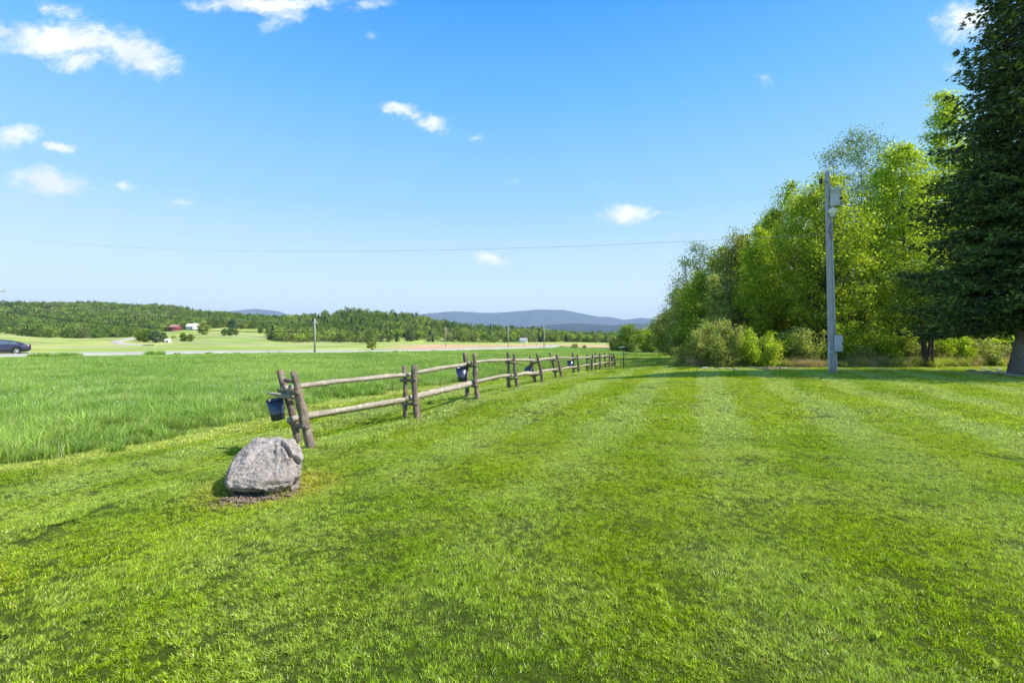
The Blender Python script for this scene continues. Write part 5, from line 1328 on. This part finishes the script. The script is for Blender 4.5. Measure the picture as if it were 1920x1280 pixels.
# ---------------------------------------------------------------- flat stones and edging
M['stone'] = simple('flat_stone', (0.42, 0.39, 0.35), 0.9, var=0.15, scale=6, bump=0.6, bscale=14)
M['timber'] = wood_mat('old_timber', (0.40, 0.31, 0.22), (0.24, 0.18, 0.12), (0.46, 0.40, 0.32))
def stone(name, lab, p, sx, sy, sz, rz, group, cat='stone', mat='stone'):
    bm = bmesh.new(); bmesh.ops.create_icosphere(bm, subdivisions=3, radius=1.0)
    o_ = Vector((random.uniform(0, 50),) * 3)
    for v in bm.verts:
        q = v.co.copy(); f = 1 + 0.22 * mnoise.noise(q * 1.6 + o_) + 0.07 * mnoise.noise(q * 5 + o_)
        q = Vector((math.copysign(abs(q.x) ** 0.7, q.x), math.copysign(abs(q.y) ** 0.7, q.y), math.copysign(abs(q.z) ** 0.55, q.z)))
        v.co = Vector((q.x * sx / 2, q.y * sy / 2, q.z * sz / 2)) * f
    me = bpy.data.meshes.new(name); bm.to_mesh(me); bm.free(); me.materials.append(M[mat])
    o = bpy.data.objects.new(name, me); COL.objects.link(o); o.location = p + Vector((0, 0, sz * 0.2)); o.rotation_euler = (random.gauss(0, .06), random.gauss(0, .06), rz)
    tag(o, lab, cat, group)
for i, (u, v, sx, sz) in enumerate([(1322, 693, 0.34, 0.20), (1337, 693.5, 0.3, 0.13), (1352, 692.5, 0.33, 0.13), (1367, 693, 0.30, 0.14), (1379, 694, 0.26, 0.16)]):
    stone('edging_stone', ['pale edging stone, leftmost of the row below the pale bush', 'flat edging stone second from left below the pale bush', 'middle edging stone of the row below the pale bush', 'fourth edging stone of the row below the pale bush', 'rightmost edging stone of the row below the pale bush'][i], pix(u, v), sx, 0.22, sz, random.uniform(-.2, .2), 'edging stones below the pale bush')
a, b = pix(1402, 690), pix(1438, 694.5)
mb = MB(); log(mb, a + Vector((0, 0, 0.06)), b + Vector((0, 0, 0.06)), 0.06, 0.06, 8, 8, 0.01); tag(mb.build('landscape_timber', M['timber']), 'old timber lying slantwise below the vivid lime bush', 'timber', 'old timbers at the wood edge')
a, b = pix(1436, 693.5), pix(1474, 692.5)
mb = MB(); log(mb, a + Vector((0.03, 0, 0.06)), b + Vector((0, 0, 0.06)), 0.06, 0.055, 8, 8, 0.01); tag(mb.build('landscape_timber', M['timber']), 'old timber lying level, the right one of two on the lawn', 'timber', 'old timbers at the wood edge')
m_ = simple('leaf_litter', (0.34, 0.23, 0.15), 0.95, var=0.2, scale=3, bump=0.8, bscale=10)
mb = MB(); cc = pix(1440, 690.5)
for k in range(260):
    q = Vector((cc.x + random.gauss(0, 0.65), cc.y + random.gauss(0, 0.35), 0)); q.z = gz(q.x, q.y) + 0.05; s = random.uniform(0.03, 0.08)
    mb.box(q, (s, s * 1.3, 0.015), (random.gauss(0, .4), random.gauss(0, .4), random.uniform(0, 3)))
tag(mb.build('leaf_litter', m_), 'brown leaf litter behind the two old timbers', 'leaf litter', kind='stuff')
sl = ['round the left rim', 'second along the rim', 'third along the rim', 'flat in the front row', 'tilted in the front row', 'low in the front row', 'close to the trunk', 'touching the trunk flare', 'behind the front row', 'at the far rim']
for i, (u, v) in enumerate([(1822, 697), (1836, 700), (1850, 699), (1864, 702), (1877, 699), (1890, 704), (1898, 697), (1908, 706), (1868, 694), (1846, 693)]):
    stone('rockery_stone', 'shaded flat stone of the spruce bed, ' + sl[i], pix(u, v), random.uniform(0.25, 0.5), random.uniform(0.2, 0.35), random.uniform(0.10, 0.18), random.uniform(0, 3), 'flat stones round the spruce trunk')

# ---------------------------------------------------------------- the car on the road
def build_car():
    m, t = new_mat('car_paint')
    bs = t.node('ShaderNodeBsdfPrincipled', ins={'Base Color': (0.075, 0.065, 0.115, 1), 'Metallic': 0.55, 'Roughness': 0.3, 'Coat Weight': 0.7, 'Coat Roughness': 0.06})
    out(t, bs.outputs[0])
    glass = simple('car_glass', (0.10, 0.14, 0.17), 0.1, var=0.0, spec=0.8)
    rub = simple('tyre_rubber', (0.02, 0.02, 0.022), 0.85, var=0.1)
    rimm = simple('alloy', (0.62, 0.62, 0.66), 0.35, metal=0.6, var=0.05)
    redl = simple('tail_lamp_red', (0.35, 0.02, 0.02), 0.2, var=0.05)
    Lc, Wc = 4.85, 1.84
    th = R(44)                                   # heading: the nose points out of the picture to the left
    fwd = Vector((-math.cos(th), -math.sin(th), 0))
    tail = Vector(((51 - 960) / F * 48.6, 48.6, 0))
    c = tail + fwd * (Lc / 2) + Vector((0, 0.4, 0))
    z = gz(c.x, c.y) + 0.24
    root = empty('parked_car', (c.x, c.y, z), 'dark purple-grey sedan on the road at the left border, its rear half in view', 'car', rz=math.atan2(fwd.y, fwd.x))
    # body cross-sections along x (nose +)
    xs = np.linspace(-Lc / 2, Lc / 2, 61)
    top_low = np.interp(xs, [-2.42, -2.36, -2.1, -1.6, 0, 1.1, 1.9, 2.3, 2.42], [0.80, 0.99, 1.00, 0.98, 0.93, 0.90, 0.80, 0.66, 0.52])      # beltline
    bot = np.interp(xs, [-2.42, -2.2, -1.9, 1.9, 2.2, 2.42], [0.42, 0.28, 0.20, 0.18, 0.22, 0.34])
    half = Wc / 2 * np.interp(xs, [-2.42, -2.3, -1.9, -1, 1, 1.9, 2.3, 2.42], [0.80, 0.90, 0.97, 1, 1, 0.95, 0.82, 0.66])
    arches = ((-1.42, 0.36), (1.40, 0.36))
    secs = []
    for x, tz, bz, hw in zip(xs, top_low, bot, half):
        b = bz
        for ax, ar in arches:
            if abs(x - ax) < ar: b = max(b, 0.32 + math.sqrt(ar ** 2 - (x - ax) ** 2))
        h_ = tz - b
        prof = [(0, b), (hw * 0.90, b), (hw * 0.985, b + h_ * 0.12), (hw, b + h_ * 0.45), (hw * 0.985, b + h_ * 0.72), (hw * 0.93, tz - 0.02), (hw * 0.84, tz), (0, tz + 0.03)]
        secs.append([(x, y, zz) for y, zz in prof] + [(x, -y, zz) for y, zz in prof[-2:0:-1]])
    V = np.array(secs); k, n = V.shape[:2]
    i, j = np.meshgrid(np.arange(k - 1), np.arange(n), indexing='ij')
    q = np.stack([i * n + j, i * n + (j + 1) % n, (i + 1) * n + (j + 1) % n, (i + 1) * n + j], -1).reshape(-1, 4)
    V2 = V.reshape(-1, 3); capt = [(0, a + 1, a) for a in range(1, n - 1)] + [((k - 1) * n, (k - 1) * n + a, (k - 1) * n + a + 1) for a in range(1, n - 1)]
    mb = MB(); mb.add(V2, q, capt); body = mb.build('body', m, root, smooth=True)
    # cabin: glass band and roof skin
    def cabin(inset, z_lo, nm, mat, a, b):
        gx = np.linspace(-1.98, 1.25, 34)
        roofz = np.interp(gx, [-2.05, -1.6, -1.0, -0.3, 0.3, 0.75, 1.25], [1.0, 1.20, 1.38, 1.455, 1.45, 1.32, 0.95])
        S = []
        for x, rz_ in zip(gx, roofz):
            belt = np.interp(x, xs, top_low) - 0.01; hw = 0.80 - inset; rw = hw * 0.78
            f = lambda s: (hw + (rw - hw) * s, belt + (rz_ - inset * 0.4 - belt) * s)
            pr = [f(a), f((a + b) / 2), f(b)]
            if b >= 1: pr += [(rw * 0.6, rz_ + 0.015 - inset * 0.4), (0, rz_ + 0.025 - inset * 0.4)]
            S.append(pr)
        return gx, S
    gx, S = cabin(0.0, 0, '', None, 0, 1)
    mb = MB(); V = np.array([[(x, y, zz) for y, zz in s] + [(x, -y, zz) for y, zz in s[-2::-1]] for x, s in zip(gx, S)]); k, n = V.shape[:2]
    i, j = np.meshgrid(np.arange(k - 1), np.arange(n - 1), indexing='ij')
    mb.add(V.reshape(-1, 3), np.stack([i * n + j, i * n + j + 1, (i + 1) * n + j + 1, (i + 1) * n + j], -1).reshape(-1, 4)); mb.build('roof', m, root, smooth=True)
    # windows proud of the cabin
    def roof_at(x): return np.interp(x, [-2.05, -1.6, -1.0, -0.3, 0.3, 0.75, 1.25], [1.0, 1.20, 1.38, 1.455, 1.45, 1.32, 0.95])
    def side(x, s, sg):
        belt = float(np.interp(x, xs, top_low)) - 0.01; rz_ = float(roof_at(x)); return (x, sg * (0.80 + (0.624 - 0.80) * s + 0.008), belt + (rz_ - belt) * s)
    for sg in (-1, 1):
        for (x0, x1) in ((-1.42, -0.95), (-0.90, -0.08), (0.0, 0.85)):
            mb = MB(); g = np.linspace(x0, x1, 7)
            lo = [side(x, 0.12, sg) for x in g]; hi = [side(x, 0.84, sg) for x in g]
            mb.add(lo + hi, [(a, a + 1, a + 8, a + 7) for a in range(6)]); mb.build('window', glass, root)
    mb = MB(); g = [-1.92, -1.75, -1.5, -1.25, -1.08]
    V = []
    for x in g:
        zr = float(roof_at(x)) + 0.036
        V += [(x, -0.52, zr - 0.01), (x, 0, zr), (x, 0.52, zr - 0.01)]
    mb.add(V, [(a * 3 + b, a * 3 + b + 1, a * 3 + b + 4, a * 3 + b + 3) for a in range(4) for b in range(2)]); mb.build('rear_window', glass, root)
    mb = MB(); V = []
    for x in (0.66, 0.85, 1.05, 1.2):
        zr = float(roof_at(x)) + 0.036; V += [(x, -0.56, zr - 0.01), (x, 0, zr), (x, 0.56, zr - 0.01)]
    mb.add(V, [(a * 3 + b, a * 3 + b + 1, a * 3 + b + 4, a * 3 + b + 3) for a in range(3) for b in range(2)]); mb.build('windscreen', glass, root)
    for ax, _ in arches:
        for sg in (-1, 1):
            an = np.linspace(0, 2 * math.pi, 33)[:-1]
            mb = MB(); y0 = sg * 0.80
            prof = [(0.20, -0.11), (0.31, -0.11), (0.335, -0.07), (0.335, 0.07), (0.31, 0.11), (0.225, 0.11), (0.215, 0.06)]
            V = np.array([[ax + r * math.cos(a), y0 + yy * sg, 0.335 + r * math.sin(a)] for r, yy in prof for a in an]); n = 32; k = len(prof)
            i, j = np.meshgrid(np.arange(k - 1), np.arange(n), indexing='ij'); qq = np.stack([i * n + j, i * n + (j + 1) % n, (i + 1) * n + (j + 1) % n, (i + 1) * n + j], -1).reshape(-1, 4)
            mb.add(V, qq); wh = mb.build('wheel', rub, root, smooth=True)
            mb = MB(); ring = np.stack([ax + np.cos(np.r_[an, an[0]]) * 0.215, np.full(33, y0 + sg * 0.085), 0.335 + np.sin(np.r_[an, an[0]]) * 0.215], -1)
            mb.tube(ring, 0.018, 6, cap=False)
            for s_ in range(7):
                a = s_ * 2 * math.pi / 7 + 0.3; mb.tube([(ax, y0 + sg * 0.095, 0.335), (ax + 0.215 * math.cos(a), y0 + sg * 0.085, 0.335 + 0.215 * math.sin(a))], [0.04, 0.022], 5)
            mb.tube([(ax, y0 + sg * 0.06, 0.335), (ax, y0 + sg * 0.115, 0.335)], 0.055, 12); mb.build('rim', rimm, wh, smooth=True)
            mb = MB(); lathe_pts = [[ax + 0.30 * math.cos(a), y0 - sg * 0.02, 0.335 + 0.30 * math.sin(a)] for a in an] + [[ax, y0 - sg * 0.02, 0.335]]
            mb.add(lathe_pts, None, [(a, (a + 1) % 32, 32) for a in range(32)]); mb.build('brake_disc', M['black'], wh)
    for sg in (-1, 1):
        mb = MB(); mb.box((-2.37, sg * 0.62, 0.84), (0.10, 0.34, 0.13)); mb.build('tail_light', redl, root, bevel=0.02)
        mb = MB(); mb.box((2.30, sg * 0.58, 0.62), (0.12, 0.34, 0.10)); mb.build('headlight', M['ceramic'], root, bevel=0.02)
        mb = MB(); mb.box((0.80, sg * 0.95, 0.98), (0.12, 0.20, 0.12)); mb.build('mirror', m, root, bevel=0.03)
        mb = MB()
        for x in (-0.75, 0.25): mb.box((x, sg * 0.925, 0.80), (0.20, 0.03, 0.035))
        mb.build('door_handle', M['black'], root)
        mb = MB()
        for x in (-0.92, -0.04, 0.95): mb.box((x, sg * 0.921, 0.62), (0.012, 0.006, 0.5))
        mb.build('door_seam', M['black'], root)
    mb = MB(); mb.box((0, 0, 0.26), (3.4, 1.5, 0.16)); mb.build('underbody', M['black'], root)
    mb = MB(); mb.box((-2.34, 0, 1.01), (0.16, 1.3, 0.03)); mb.build('spoiler', M['black'], root, bevel=0.01)
build_car()

for o in sc.objects:
    if o.type == 'MESH' and o.parent is None and 'label' not in o: print('UNLABELLED', o.name)
